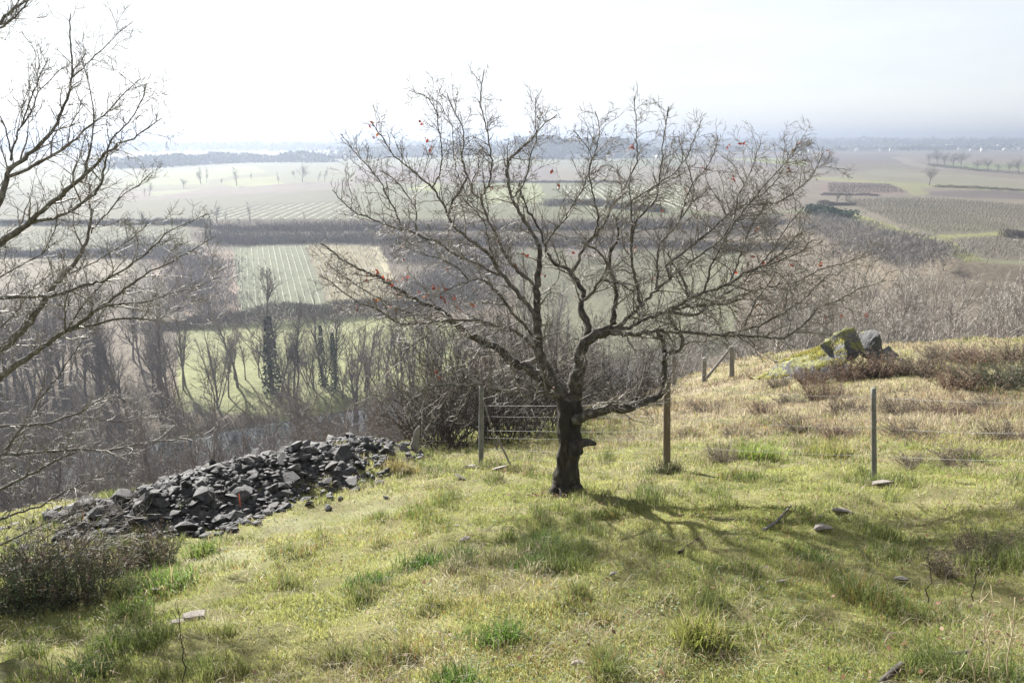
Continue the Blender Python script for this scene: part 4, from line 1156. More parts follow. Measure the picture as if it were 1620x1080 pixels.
def shrubs():
    rng = np.random.default_rng(12)
    def put_s(px, py, w, hgt, kd, label, name='heather_bush', cat='shrub', group=None, dy=0):
        p = ground(px, py); d = p[1] + dy
        sx = w / F * np.linalg.norm(p) * .72
        root = thing(name, label, cat, (p[0], p[1] + dy, Hs(p[0], p[1] + dy) - .03), group, rng.uniform(0, 6.28))
        a, b = SHRUB[kd][rng.integers(0, 2)]
        link('stem', a, root); link('foliage', b, root)
        root.scale = (sx, sx, hgt / F * np.linalg.norm(p) / .95)
    for i, (px, py, w, h, kd, l) in enumerate([
        (60, 955, 170, 130, 'dark', 'large dark heather bush at the left edge under the low branches'),
        (130, 945, 160, 110, 'dark', 'dark green heather bush in the middle of the left clump'),
        (190, 905, 150, 85, 'brown', 'brown flowered heather bush behind the left clump'),
        (238, 890, 130, 84, 'dark', 'small dark heather bush nearest the stone heap'),
        (100, 900, 150, 70, 'brown', 'brownish heather bush at the back of the left clump'),
        (20, 905, 130, 60, 'dark', 'dark bush at the back left under the branches'),
        (208, 935, 70, 55, 'green', 'small round pale green bush at the right of the left clump'),
        (10, 970, 90, 70, 'green', 'grassy green bush cut by the left edge')]):
        put_s(px, py, w, h, kd, l, group='bushes of the left clump')
    for px, py, w, h, kd, l in [
        (1300, 632, 90, 48, 'heather', 'reddish heather bush at the foot of the mossy ledge'),
        (1345, 600, 100, 50, 'heather', 'reddish heather bush right below the jagged rock'),
        (1395, 592, 110, 52, 'heather', 'dark red brown heather bush below the rounded rock'),
        (1440, 590, 90, 40, 'brown', 'greyish heather bush right of the outcrop'),
        (1345, 655, 110, 36, 'brown', 'low brown heather bush left of the thin stake'),
        (1425, 652, 110, 36, 'brown', 'low brown heather bush right of the thin stake'),
        (1475, 592, 110, 40, 'brown', 'hazy brown heather bush on the ridge line'),
        (1520, 612, 120, 48, 'heather', 'brown heather bush with dark base on the right slope'),
        (1575, 610, 130, 50, 'dark', 'dark green broom bush on the right slope'),
        (1620, 605, 110, 48, 'dark', 'dark bush cut by the right edge'),
        (1545, 570, 120, 30, 'heather', 'low heather bush on the skyline of the right slope'),
        (1610, 568, 100, 36, 'brown', 'brown bush on the skyline at the right edge'),
        (1490, 566, 100, 28, 'brown', 'brown bush on the skyline right of the rocks'),
        (1250, 640, 80, 26, 'brown', 'small brown heather bush left of the reddish ones'),
        (1235, 610, 70, 22, 'brown', 'small dry bush on the slope under the ledge'),
        (1145, 728, 90, 42, 'brown', 'tussock of brown rushes in the dry grass'),
        (1215, 655, 90, 26, 'heather', 'flat reddish heather patch left of the small brown bush on the slope'),
        (1120, 650, 90, 24, 'brown', 'low brown dry patch just right of the brown fence post'),
        (1170, 690, 80, 24, 'brown', 'low dry bush behind the tussock of brown rushes'),
        (1265, 680, 110, 26, 'brown', 'flat brown heather patch behind the yellow green rushes'),
        (1330, 690, 100, 24, 'heather', 'flat reddish heather patch beside the thin stake'),
        (1440, 690, 120, 26, 'brown', 'flat brown bush patch right of the thin stake in mid slope'),
        (1500, 655, 130, 30, 'heather', 'reddish heather patch in the middle of the right slope'),
        (1570, 650, 120, 30, 'brown', 'brown dry bush patch below the dark broom'),
        (1530, 730, 130, 28, 'brown', 'flat dry bush patch at the lower right of the slope'),
        (1450, 735, 90, 22, 'brown', 'small flat dry patch beside the pale slab'),
        (1090, 690, 60, 20, 'brown', 'small dry patch low beside the brown post'),
        (1285, 605, 90, 36, 'heather', 'heather bush growing against the mossy ledge'),
        (1600, 700, 120, 44, 'brown', 'grey brown dry bush at the right edge of the slope'),
        (1560, 885, 130, 60, 'brown', 'dead brown weeds at the right edge in the shade'),
        (1500, 900, 90, 44, 'brown', 'low dead weeds left of those at the right edge')]:
        put_s(px, py, w, h, kd, l, group='bushes on the right slope')
shrubs()

def rushes():
    rng = np.random.default_rng(14)
    for px, py, w, h, n, c, l in [
        (1205, 730, 46, 40, 420, (.20, .27, .05), 'bright green tuft of rushes in the dry slope'),
        (1300, 722, 60, 34, 380, (.26, .27, .08), 'yellow green tuft of rushes left of the thin stake'),
        (665, 900, 60, 34, 420, (.06, .12, .02), 'dark green grass tuft in the middle of the lawn slope'),
        (720, 888, 46, 30, 380, (.05, .10, .02), 'dark green grass tuft right beside the middle one'),
        (590, 925, 56, 30, 380, (.08, .15, .03), 'green grass tuft left of the dark middle pair'),
        (840, 900, 60, 30, 380, (.08, .15, .03), 'long green grass tuft right of the dark middle pair'),
        (860, 865, 60, 26, 380, (.06, .12, .025), 'dark grass tuft below the oak trunk'),
        (780, 1015, 70, 44, 460, (.10, .17, .03), 'fresh green grass tuft near the bottom centre'),
        (730, 1085, 90, 40, 460, (.09, .15, .03), 'green grass tuft cut by the bottom edge'),
        (1120, 1015, 80, 60, 480, (.22, .24, .06), 'tall yellow green grass tuft at the lower right'),
        (955, 985, 36, 26, 260, (.22, .22, .06), 'small yellowish tuft left of the tall one'),
        (125, 1065, 70, 36, 380, (.07, .10, .03), 'dark dry tuft at the bottom left'),
        (635, 745, 44, 26, 340, (.22, .19, .07), 'orange brown grass tuft at the right end of the stone heap'),
        (215, 965, 50, 26, 300, (.12, .19, .04), 'green tuft at the foot of the left heather clump'),
        (250, 925, 90, 34, 460, (.15, .23, .05), 'bright green long grass right of the left heather clump'),
        (320, 875, 50, 28, 320, (.17, .24, .05), 'bright green tuft below the stone heap'),
        (1055, 750, 40, 40, 300, (.08, .09, .04), 'dark grass tuft at the foot of the brown fence post'),
        (1290, 890, 60, 24, 260, (.12, .18, .04), 'green tuft below the oak’s shadow')]:
        p = ground(px, py); d = np.linalg.norm(p)
        n = int(n * 1.3); R = w / F * d * .6; Lh = h / F * d * 1.1
        nc = 7; cx = rng.normal(size=nc) * R * .36; cy = rng.normal(size=nc) * R * .22; ck = rng.integers(0, nc, n); cs = rng.uniform(.26, .42, nc)
        x = p[0] + cx[ck] + rng.normal(size=n) * R * cs[ck]; y = p[1] + cy[ck] + rng.normal(size=n) * R * cs[ck]
        Lh = Lh * (.55 + .45 * rng.random(nc))[ck]
        col = np.array(c) * rng.uniform(.6, 1.4, (n, 1)); m = rng.random(n) < .14; col[m] = (.38, .31, .17)
        V, cnt, lp, cc = blades(x, y, Lh * rng.uniform(.4, 1.15, n), np.full(n, .004 + d * .0003), col, rng, 1.1)
        tag(link('grass_tuft', np_mesh('grass_tuft', V - p, cnt, lp, M_grass, cc), loc=p), l, 'grass tuft', 'tufts on the slope')
rushes()

# ------------------------------------------------------------------ sticks, stalks
def sticks():
    rng = np.random.default_rng(15)
    for i, (pts, w, l, m) in enumerate([
        ([(1208, 838), (1228, 826), (1240, 812), (1252, 799)], 5, 'grey stick propped in the grass inside the oak’s shadow', M_limb),
        ([(1074, 874), (1090, 862), (1106, 850)], 5, 'short dark stick lying in the grass below the oak’s shadow', M_bark),
        ([(1400, 1084), (1425, 1066), (1452, 1052), (1490, 1042), (1535, 1040)], 10, 'thick dark branch lying in the bottom right grass', M_bark2),
        ([(618, 692), (640, 684), (655, 676), (668, 678)], 5, 'dark fallen branch curving over the bank right of the stone heap', M_bark)]):
        P = []
        for j, (a, b) in enumerate(pts):
            p = ground(a, b); p = p * (1 - .012) if i < 2 else p + np.array([rng.normal() * .015, rng.normal() * .015, .028 + rng.normal() * .014]); P.append(p)
        if i == 0: P[-1] = P[-1] * .985
        d = np.linalg.norm(P[0]); A, B = resample(P, np.linspace(w, w * .55, len(P)) / F * d * .5, .03)
        mb = MB(); mb.tube(A, B, 10, rough=.75, rs=i * 9)
        c = A.mean(0); tag(link('stick', mb.mesh('stick', m, True, c), loc=c), l, 'stick', 'sticks in the grass')
    # weathered stump
    p = ground(655, 712); mb = MB(); A, B = resample([p - [0, 0, .1], p + [.02, 0, .14], p + [.05, .02, .33], p + [.1, .02, .42]], [.07, .06, .05, .015], .03)
    mb.tube(A, B, 10, rough=.4); tag(link('stump', mb.mesh('stump', M_post, True, p), loc=p), 'pale weathered stump upright at the right end of the stone heap', 'stump')
    # red marker
    p = ground(380, 800); p = p * .985
    mb = MB(); mb.tube(np.array([p - [0, 0, .05], p + [0, 0, .14]]), .0065, 8); mb.tube(np.array([p + [0, 0, .141], p + [0, 0, .15]]), [.008, .003], 8)
    tag(link('marker_stake', mb.mesh('marker_stake', M_red, True, p), loc=p), 'thin orange red marker stake between the dark stones', 'stake')
    # dry stalks: each a thing
    for px, py, top, lean, l in [
        (1560, 1085, 925, 12, 'tall straw stalk, leftmost of the bunch at bottom right'), (1572, 1090, 950, -22, 'tall straw stalk leaning left in the bottom right bunch'),
        (1592, 1088, 945, 14, 'tall pale straw stalk, rightmost of the bunch at bottom right'), (1545, 1088, 985, -20, 'short straw stalk at the left of the bottom right bunch'),
        (1470, 960, 868, 0, 'thin brown stalk standing in the grass at lower right'), (1540, 950, 880, 6, 'thin grey stalk in the right hand weeds'),
        (292, 1090, 975, -8, 'thin dark sapling twig at the bottom left'), (810, 985, 905, -5, 'thin dry stalk in the lower centre grass'), (1100, 985, 935, 3, 'short dry stalk beside the tall yellow tuft'),
        (1200, 1070, 1015, 4, 'dry stalk at the bottom right of centre'), (333, 812, 752, -6, 'thin reddish weed stem in front of the stone heap'), (345, 812, 760, 8, 'thin bare weed stem beside the reddish one at the heap')]:
        p = ground(px, py); d = p[1]
        q = at_y(px + lean, top, d)
        A = np.stack([p + (q - p) * t + np.array([rng.normal() * .008, rng.normal() * .008, 0]) * (t > 0) for t in np.linspace(0, 1, 8)])
        mb = MB(); mb.tube(A, np.linspace(.0042, .0018, 8), 5)
        for _ in range(9):
            j = rng.integers(2, 8); T = grow(rng, A[j], side_dir(rng, A[j] - A[j - 1], rng.uniform(.4, 1)), rng.uniform(.04, .12), 3, .2, .03); mb.tube(T, np.linspace(.0016, .001, 4), 3, cap=False)
        m = M_straw if 'straw' in l or 'dry' in l else M_twig_dark
        tag(link('dry_stalk', mb.mesh('dry_stalk', m, True, p), loc=p), l, 'stalk', 'dry stalks in the grass')
M_straw = simple('straw', [(.3, (.34, .27, .16)), (.7, (.52, .44, .29))], scale=20, rough=.7)
sticks()

# ------------------------------------------------------------------ fences
def fences():
    rng = np.random.default_rng(16)
    def post(parent, off, px, py, top, w, m, lean=0, label=None, name='post', k=10):
        p = ground(px, py); q = at_y(px + lean, top, p[1])
        r = w / F * np.linalg.norm(p) * .5
        mb = MB(); n = 12
        A = np.stack([p * (1 - t) + q * t for t in np.linspace(0, 1, n)]); A[0, 2] -= .15
        mb.tube(A, np.full(n, r) * np.linspace(1.04, .97, n), k, rough=.12, rs=rng.uniform(0, 50))
        o = link(name, mb.mesh(name, m, True, off), parent)
        if label: o['label'] = label
        return p, q
    base = ground(762, 736)
    F1 = thing('wire_fence', 'sheep wire fence on thin posts running behind the oak trunk', 'fence', base)
    a0, a1 = post(F1, base, 761, 737, 607, 8, M_grey, 1, 'grey corner post')
    b0, b1 = post(F1, base, 1055, 747, 598, 11, M_post_brown, 0, 'brown round wooden post')
    c0, c1 = post(F1, base, 1383, 763, 614, 7, M_grey, -1, 'thin grey stake')
    e0 = ground(1720, 770); e1 = at_y(1720, 622, e0[1])
    r = .02
    for (p1, p2, rr, m, l) in ((at_y(766, 637, a0[1] - .05), at_y(787, 712, a0[1] + .1), .013, M_grey, 'grey brace'), (at_y(786, 690, a0[1] - .25), at_y(814, 748, a0[1] - .3), .014, M_post, 'short weathered brace')):
        mb = MB(); mb.tube(np.linspace(p1, p2, 6), rr, 8, rough=.1); o = link('brace', mb.mesh('brace', m, True, base), F1); o['label'] = l
    # strands at fractions of the post height
    def strand(f, ends, sag, rad=.0026):
        P = []
        for (u0, u1), (v0, v1) in zip(ends[:-1], ends[1:]):
            s = u0 + (u1 - u0) * f; t = v0 + (v1 - v0) * f
            for k in range(14):
                tt = k / 14; p = s + (t - s) * tt; p = p + np.array([0, -.03, -sag * 4 * tt * (1 - tt)]); P.append(p)
        P.append(t + np.array([0, -.03, 0]))
        mb = MB(); mb.tube(np.array(P), rad, 4); link('wire', mb.mesh('wire', M_wire, True, base), F1)
    for f, sg, rd in ((.75, .02, .0023), (.62, .02, .0014), (.45, .012, .0019), (.36, .01, .0014), (.22, .02, .0015), (.12, .02, .0013)):
        strand(f, [(a0, a1), (b0, b1)], sg, rd)
    for f, sg in ((.92, .03), (.6, .03), (.3, .02)):
        strand(f, [(b0, b1), (c0, c1), (e0, e1)], sg, .0017)
    mb = MB()
    for k in range(1, 26):
        t = k / 26; p = a0 + (b0 - a0) * t; q = a1 + (b1 - a1) * t
        mb.tube(np.array([p + (q - p) * .12 + [0, -.03, 0], p + (q - p) * .5 + [0, -.03, 0]]), .0015, 3, cap=False)
    link('wire_mesh', mb.mesh('wire_mesh', M_wire, True, base), F1)
    base2 = ground(955, 636)
    F2 = thing('post_fence', 'row of old wooden fence posts along the brow behind the oak', 'fence', base2)
    ps = []
    for px, py, top, w, m, ln in [(957, 638, 572, 6, M_grey, -3), (1018, 618, 572, 7, M_post, 0), (1041, 612, 578, 5, M_post, 0), (1067, 614, 562, 7, M_post, -1), (1114, 604, 566, 7, M_post, 0), (1158, 596, 548, 8, M_post, -1)]:
        ps.append(post(F2, base2, px, py, top, w, m, ln))
    p, q = ps[-1]
    mb = MB(); mb.tube(np.linspace(q - [0, 0, .03], p + np.array([-.95, -.3, .05]), 6), .05, 8, rough=.1); link('brace', mb.mesh('brace', M_post, True, base2), F2)
    for f in (.85, .55, .3):
        P = [u0 + (u1 - u0) * f + np.array([0, -.05, 0]) for u0, u1 in ps]
        mb = MB(); A, B = resample(P, np.full(len(P), .003), .4); mb.tube(A, B, 4); link('wire', mb.mesh('wire', M_wire, True, base2), F2)
fences()

# ------------------------------------------------------------------ thicket behind the fence
def thicket():
    rng = np.random.default_rng(17)
    # bramble bushes
    protos = []
    for s in range(3):
        r2 = np.random.default_rng(900 + s); st = MB(); tw = MB()
        for i in range(48):
            a = r2.uniform(0, 6.28); r = .5 * math.sqrt(r2.random())
            S = grow(r2, (r * math.cos(a), r * math.sin(a), -.1), (math.cos(a) * .45, math.sin(a) * .45, 1), r2.uniform(.8, 1.9), 9, .16, -.035)
            st.tube(S, np.linspace(r2.uniform(.008, .02), .003, 10), 4, cap=False)
            for _ in range(16):
                j = r2.integers(2, 10); T = grow(r2, S[j], side_dir(r2, S[j] - S[j - 1], r2.uniform(.4, 1.2)), r2.uniform(.15, .5), 4, .25, 0); tw.tube(T, np.linspace(.0045, .0025, 5), 3, cap=False)
        protos.append((st.mesh('thorn_stems', M_twig_dark), tw.mesh('thorn_twigs', M_twig_dark)))
    for i, (px, py, s, l) in enumerate([
        (690, 702, 1.0, 'dark thorn bush left of the fence corner post'), (722, 700, 1.15, 'dark thorn bush touching the fence corner post'), (665, 690, .8, 'small thorn bush beside the weathered stump'),
        (800, 690, 1.2, 'dense dark thorn bush behind the fence braces'), (845, 680, 1.3, 'dense dark thorn bush left of the oak trunk'), (870, 660, 1.3, 'dark thorn bush directly behind the oak trunk'),
        (760, 675, 1.4, 'tall thorn bush behind the fence corner'), (700, 670, 1.4, 'tall thorn bush on the brow right of the stone heap'), (940, 640, .9, 'brown thorn bush behind the oak’s low limb'),
        (985, 625, 1.1, 'bramble mound behind the oak’s low limb'), (1015, 615, .9, 'bramble by the old fence posts'), (900, 640, 1.2, 'thorn bush right behind the oak fork'), (820, 655, 1.4, 'thorn bush in the deep of the thicket')]):
        p = ground(px, py)
        if p[1] > 26: p = np.array([p[0] * 22 / p[1], 22, 0]); p[2] = Hs(p[0], 22)
        root = thing('thorn_bush', l, 'shrub', p, 'thicket behind the fence', rng.uniform(0, 6.28)); root.scale = (s * .95, s * .95, s * 1.25)
        link('stem', protos[i % 3][0], root); link('crown', protos[i % 3][1], root)
    # small dark trees at the brow
    for i, (px, y, top, l) in enumerate([(846, 19, 500, 'dark crooked tree wrapped in ivy behind the fence left of the oak'), (700, 20, 540, 'dark leafless small tree on the brow above the thorn bushes'),
                                         (770, 22, 520, 'dark leafless tree behind the fence corner'), (640, 21, 600, 'low spreading dark tree leaning out over the valley by the heap'), (930, 26, 520, 'leafless small tree behind the oak’s right fork'), (545, 24, 610, 'small dark leafless tree just over the crest behind the heap')]):
        x, z = place_z(px, y); h = h_for_top(px, top, y, z)
        p = PROTO['round'][i % 3]
        c = copy_tree(p, (x, y, z), rng.uniform(0, 6.28), (h / 10 * 1.1, h / 10 * 1.1, h / 10), l, 'thicket behind the fence')
        if i == 0:
            iv = MB()
            for _ in range(1400):
                zz = rng.random() * 6; a = rng.uniform(0, 6.28); rr = .25 + .55 * rng.random() ** 2
                cc = np.array([rr * math.cos(a), rr * math.sin(a), zz]); u = unit(rng.normal(size=3)); w = unit(np.cross(u, rng.normal(size=3)))
                iv.poly(np.array([cc + u * .11, cc + w * .09, cc - u * .11, cc - w * .09]))
            link('ivy', iv.mesh('ivy', M_ivy), c)
thicket()

# ------------------------------------------------------------------ far plateau
def far_things():
    rng = np.random.default_rng(18)
    def ft(px, py, hpx, label, group, kind='round', wide=1.0, hedge=False):
        p = ground(px, py, 150); d = np.linalg.norm(p)
        put(kind, int(rng.integers(0, 9)), p[0], p[1], p[2], hpx / F * d, label, group, rng, wide)
    ft(1470, 293, 30, 'lone leafless tree in the middle of the right hand fields', 'field trees', wide=1.25)
    ft(1323, 323, 28, 'left one of two slim trees at a field corner', 'field trees', 'dark', 1.0)
    ft(1342, 322, 30, 'right one of two slim trees at a field corner', 'field trees', 'dark', 1.2)
    for px, py, h in [(1283, 266, 22), (1292, 266, 24), (1302, 266, 22), (1314, 266, 20), (1323, 267, 18)]:
        ft(px, py, h, 'leafless tree of the dark clump beside the green field strip', 'clump by the green strip', wide=1.3)
    for px, py, h in [(1470, 260, 18), (1482, 260, 20), (1495, 264, 22), (1508, 266, 24), (1520, 266, 24), (1482, 248, 14)]:
        ft(px, py, h, 'leafless tree of the big clump at the right field hedge', 'clump at the right hedge', wide=1.3)
    for px, py, h in [(1546, 271, 18), (1562, 271, 20), (1578, 272, 12), (1596, 273, 16), (1612, 275, 22)]:
        ft(px, py, h, 'leafless tree spaced out along the right field hedge', 'row along the right hedge', wide=1.25)
    for px, py, h in [(317, 290, 25), (327, 289, 21), (350, 290, 9), (374, 294, 27), (397, 284, 11), (441, 291, 17), (478, 288, 28), (503, 287, 15), (513, 287, 21), (290, 297, 14), (466, 281, 12), (236, 310, 19), (228, 311, 13)]:
        ft(px, py, h, 'hazy leafless tree along the edge of the far left meadows', 'trees of the far left meadows', 'dark' if h % 2 else 'round', wide=1.0 + (h % 4) * .2)
    for px, py, h in [(343, 352, 26), (357, 353, 17), (396, 353, 31), (482, 350, 15), (556, 349, 22), (228, 352, 21)]:
        ft(px, py, h, 'small leafless tree standing on the dark terrace bank', 'trees on the terrace bank', 'dark' if h % 2 else 'round', wide=.9 + (h % 5) * .12)
    ft(1492, 428, 24, 'small leafless tree at the lower end of the grassy field track', 'field trees', wide=1.3)
    # hedges and scrub masses: ragged leafy volumes
    def scrub(name, pts, width, hgt, n, m, label, cat, kind=None, tmin=150, group=None, leaf=.5):
        if 'wood' not in name: n = int(n * 2.2)
        P = np.array([ground(a, b, tmin) for a, b in pts])
        d = np.concatenate([[0], np.cumsum(np.linalg.norm(np.diff(P, axis=0), axis=1))])
        t = rng.uniform(0, d[-1], n)
        x = np.interp(t, d, P[:, 0]) + rng.normal(size=n) * width * .4; y = np.interp(t, d, P[:, 1]) + rng.normal(size=n) * width * .4
        hh = hgt * (.35 + 1.1 * vn(x / (hgt * 2.2), y / (hgt * 2.2), 80))
        z = H(x, y) + hh * rng.random(n) ** .8
        c = np.stack([x, y, z], 1); s = leaf * rng.uniform(.5, 1.3, n)[:, None]
        tw_ = 'wood' not in name and 'evergreen' not in name
        u = rng.normal(size=(n, 3)) + (np.array([0, 0, 2.2]) if tw_ else 0); u /= np.linalg.norm(u, axis=1)[:, None]
        w = np.cross(u, rng.normal(size=(n, 3))); w /= np.linalg.norm(w, axis=1)[:, None]
        if tw_: u = u * 1.5; w = w * .22
        V = np.stack([c + u * s, c + w * s * .6, c - u * s, c - w * s * .6], 1)
        o = P.mean(0)
        tag(link(name, np_mesh(name, V.reshape(-1, 3) - o, np.full(n, 4), np.arange(4 * n), m), loc=o), label, cat, group, kind)
    scrub('hedge', [(235, 522), (300, 516), (420, 510), (560, 497), (660, 492)], 4, 3.2, 9000, M_hedge, 'dark hedge line between the lit meadow and the vineyard slope', 'hedge', tmin=105, leaf=.35)
    scrub('scrub', [(330, 378), (520, 380), (700, 384), (900, 388), (1060, 388), (1250, 392)], 7, 1.9, 12000, M_hedge, 'dark leafless scrub along the foot of the terrace bank', 'scrub', 'stuff', 110, leaf=.5)
    scrub('scrub', [(330, 362), (520, 362), (700, 362), (900, 362), (1090, 360), (1240, 352)], 5, 1.5, 9000, M_hedge, 'dark leafless scrub along the upper terrace bank', 'scrub', 'stuff', 110, leaf=.5)
    scrub('scrub', [(180, 395), (260, 400), (320, 420), (300, 470), (340, 490)], 14, 2.6, 7000, M_under, 'purplish scrub left of the striped vineyard', 'scrub', 'stuff', 110, leaf=.5)
    scrub('scrub', [(620, 400), (700, 410), (780, 420), (720, 450), (660, 470), (770, 470)], 14, 3.4, 10000, M_under, 'purplish copse behind the left half of the oak', 'scrub', 'stuff', 110, leaf=.5)
    scrub('scrub', [(1275, 350), (1330, 362), (1390, 378), (1440, 395), (1480, 412), (1400, 400), (1330, 385)], 12, 2.2, 9000, M_under, 'brown scrub on the bank below the grassy field track', 'scrub', 'stuff', 110, leaf=.45)
    scrub('evergreen_bush', [(1285, 338), (1305, 338), (1330, 345)], 7, 3.2, 3000, M_ivy, 'dark green evergreen bushes at the corner of the bank', 'bush', None, 110, leaf=.45)
    scrub('hedge', [(1295, 325), (1320, 325), (1352, 325)], 2, 1.8, 1500, M_hedge, 'short dark hedge under the two slim trees', 'hedge', leaf=.35)
    scrub('hedge', [(1470, 262), (1560, 272), (1620, 276), (1680, 280)], 5, 2.2, 3000, M_hedge, 'long low hedge at the far right fields', 'hedge', leaf=.5)
    scrub('hedge', [(1300, 309), (1350, 309), (1390, 310)], 2, 1.0, 1500, M_hedge, 'thin dark line of hedge across the brown field', 'hedge', leaf=.35)
    scrub('hedge', [(1480, 296), (1560, 299), (1680, 304)], 3, 1.2, 2500, M_hedge, 'low dark hedge along the dark right field', 'hedge', leaf=.4)
    scrub('hedge', [(1592, 375), (1625, 374), (1680, 373)], 3, 2.2, 2500, M_hedge, 'dark hedge at the right edge beside the green track', 'hedge', leaf=.4)
    scrub('hedge', [(0, 354), (160, 354), (330, 353)], 3, 1.2, 3000, M_hedge, 'hazy hedge line across the left slope', 'hedge', leaf=.5)
    scrub('hedge', [(0, 403), (100, 404), (240, 405)], 3, 1.3, 3000, M_hedge, 'lower hazy hedge line on the left slope', 'hedge', tmin=110, leaf=.5)
    scrub('hedge', [(760, 289), (900, 289), (1000, 289)], 4, 1.2, 3000, M_hedge, 'dark hedge above the bright yellow green field', 'hedge', leaf=.6)
    scrub('hedge', [(860, 326), (920, 324), (980, 330), (1050, 336)], 4, 2.5, 4000, M_hedge, 'hedge along the near side of the field behind the oak', 'hedge', leaf=.5)
    # far woods
    scrub('pine_wood', [(856, 250), (880, 249), (930, 248), (985, 249)], 60, 26, 9000, M_far, 'dark evergreen wood on the plain behind the oak', 'wood', 'stuff', leaf=4.0)
    scrub('far_wood', [(545, 250), (590, 249), (640, 248), (700, 246), (800, 245)], 50, 14, 5000, M_far, 'hazy far wood left of the dark evergreen wood', 'wood', 'stuff', leaf=3.0)
    scrub('far_wood', [(200, 266), (260, 262), (380, 256), (520, 256)], 40, 10, 5000, M_far, 'hazy tree belt behind the far left meadows', 'wood', 'stuff', leaf=2.5)
    scrub('far_wood', [(1000, 246), (1100, 240), (1250, 239), (1400, 238), (1500, 237), (1640, 236)], 80, 9, 5000, M_far, 'tree belt between the houses of the far village', 'wood', 'stuff', leaf=3)
    for k, (yy, hh, nn) in enumerate([(231, 16, 7000), (227, 18, 7000)]):
        scrub('far_wood', [(-60, yy + 8), (300, yy + 7), (600, yy + 6), (900, yy + 3), (1200, yy), (1700, yy - 1)], 200, hh, nn, M_far, ['wooded rise on the horizon, nearer belt', 'wooded rise on the horizon, farther belt'][k], 'wood', 'stuff', leaf=7)
    # houses
    def house_mesh(w, d, h, roof):
        wl = MB(); wl.box((0, 0, -1), w, d, h + 1)
        wl.add(np.array([(-w / 2, -d / 2 + .02, h), (-w / 2, d / 2 - .02, h), (-w / 2, 0, h + roof), (w / 2, -d / 2 + .02, h), (w / 2, d / 2 - .02, h), (w / 2, 0, h + roof)]), [3, 3], [0, 2, 1, 3, 4, 5])
        rf = MB(); o = .4
        for sg in (-1, 1):
            rf.add(np.array([(-w / 2 - o, sg * (d / 2 + o), h - .25), (w / 2 + o, sg * (d / 2 + o), h - .25), (w / 2 + o, 0, h + roof + .15), (-w / 2 - o, 0, h + roof + .15),
                             (-w / 2 - o, sg * (d / 2 + o), h - .5), (w / 2 + o, sg * (d / 2 + o), h - .5), (w / 2 + o, 0, h + roof - .1), (-w / 2 - o, 0, h + roof - .1)]), [4] * 5, [0, 1, 2, 3, 7, 6, 5, 4, 0, 4, 5, 1, 1, 5, 6, 2, 3, 7, 4, 0])
        ch = MB(); ch.box((w * .3, 0, h + roof * .5), .9, .7, roof * .5 + 1.6)
        wn = MB()
        for xx in (-w * .3, 0, w * .28): wn.box((xx, -d / 2 - .03, 1.0), 1.1, .12, 1.5)
        return wl.mesh('house_wall', M_wall), rf.mesh('house_roof', M_roof), ch.mesh('house_chimney', M_wall), wn.mesh('house_windows', M_roof), rf
    kinds = [house_mesh(14, 8, 4.6, 3.4), house_mesh(10, 8, 5.4, 3.6), house_mesh(24, 10, 4.2, 3.2)]
    halls = house_mesh(60, 22, 6, 2.5)
    def house(px, py, k, label, group, rz, pale=False, sc=1.0):
        p = ground(px, py, 400)
        root = thing('house', label, 'house', p, group, rz); root.scale = (sc,) * 3
        ks = kinds[k] if k < 3 else halls
        link('wall', ks[0], root)
        r = link('roof', ks[1], root); link('chimney', ks[2], r); link('windows', ks[3], root)
        if pale:
            me = ks[1].copy(); me.materials[0] = M_roof_pale; r.data = me
    G = 'houses of the far village'
    house(915, 250, 3, 'long white building in front of the dark evergreen wood', 'buildings on the plain', .1, True, .75)
    house(965, 251, 1, 'small white house right of the long white building', 'buildings on the plain', .4)
    house(1236, 238, 3, 'low hall with a pale roof in the far village', G, 0, True, .9)
    house(1318, 238, 3, 'large white building, the brightest of the far village', G, .2, True, .8)
    for px, py in [(1112, 239), (1126, 239), (1142, 240), (1160, 239), (1176, 239), (1190, 240), (1212, 239), (1262, 239), (1282, 240), (1350, 239), (1362, 240), (1378, 239), (1395, 240), (1412, 239), (1388, 230), (1402, 229), (1430, 231), (1448, 229), (1462, 230), (1478, 230), (1520, 238), (1538, 239), (1545, 234), (1556, 240), (1562, 238), (1590, 239), (1604, 239), (1616, 238), (1632, 239), (1500, 231), (1580, 232)]:
        house(px, py, int(rng.integers(0, 3)), 'small white gabled house among others in the far village', G, rng.uniform(-.8, .8), False, rng.uniform(.8, 1.15))
    for px, py in [(345, 256), (700, 249), (1045, 250)]:
        house(px, py, int(rng.integers(0, 3)), {345: 'lone white house beyond the far left meadows', 700: 'lone white house seen through the oak’s top left', 1045: 'lone white house seen through the oak’s top right'}[px], 'lone houses on the plain', rng.uniform(-.8, .8))
far_things()

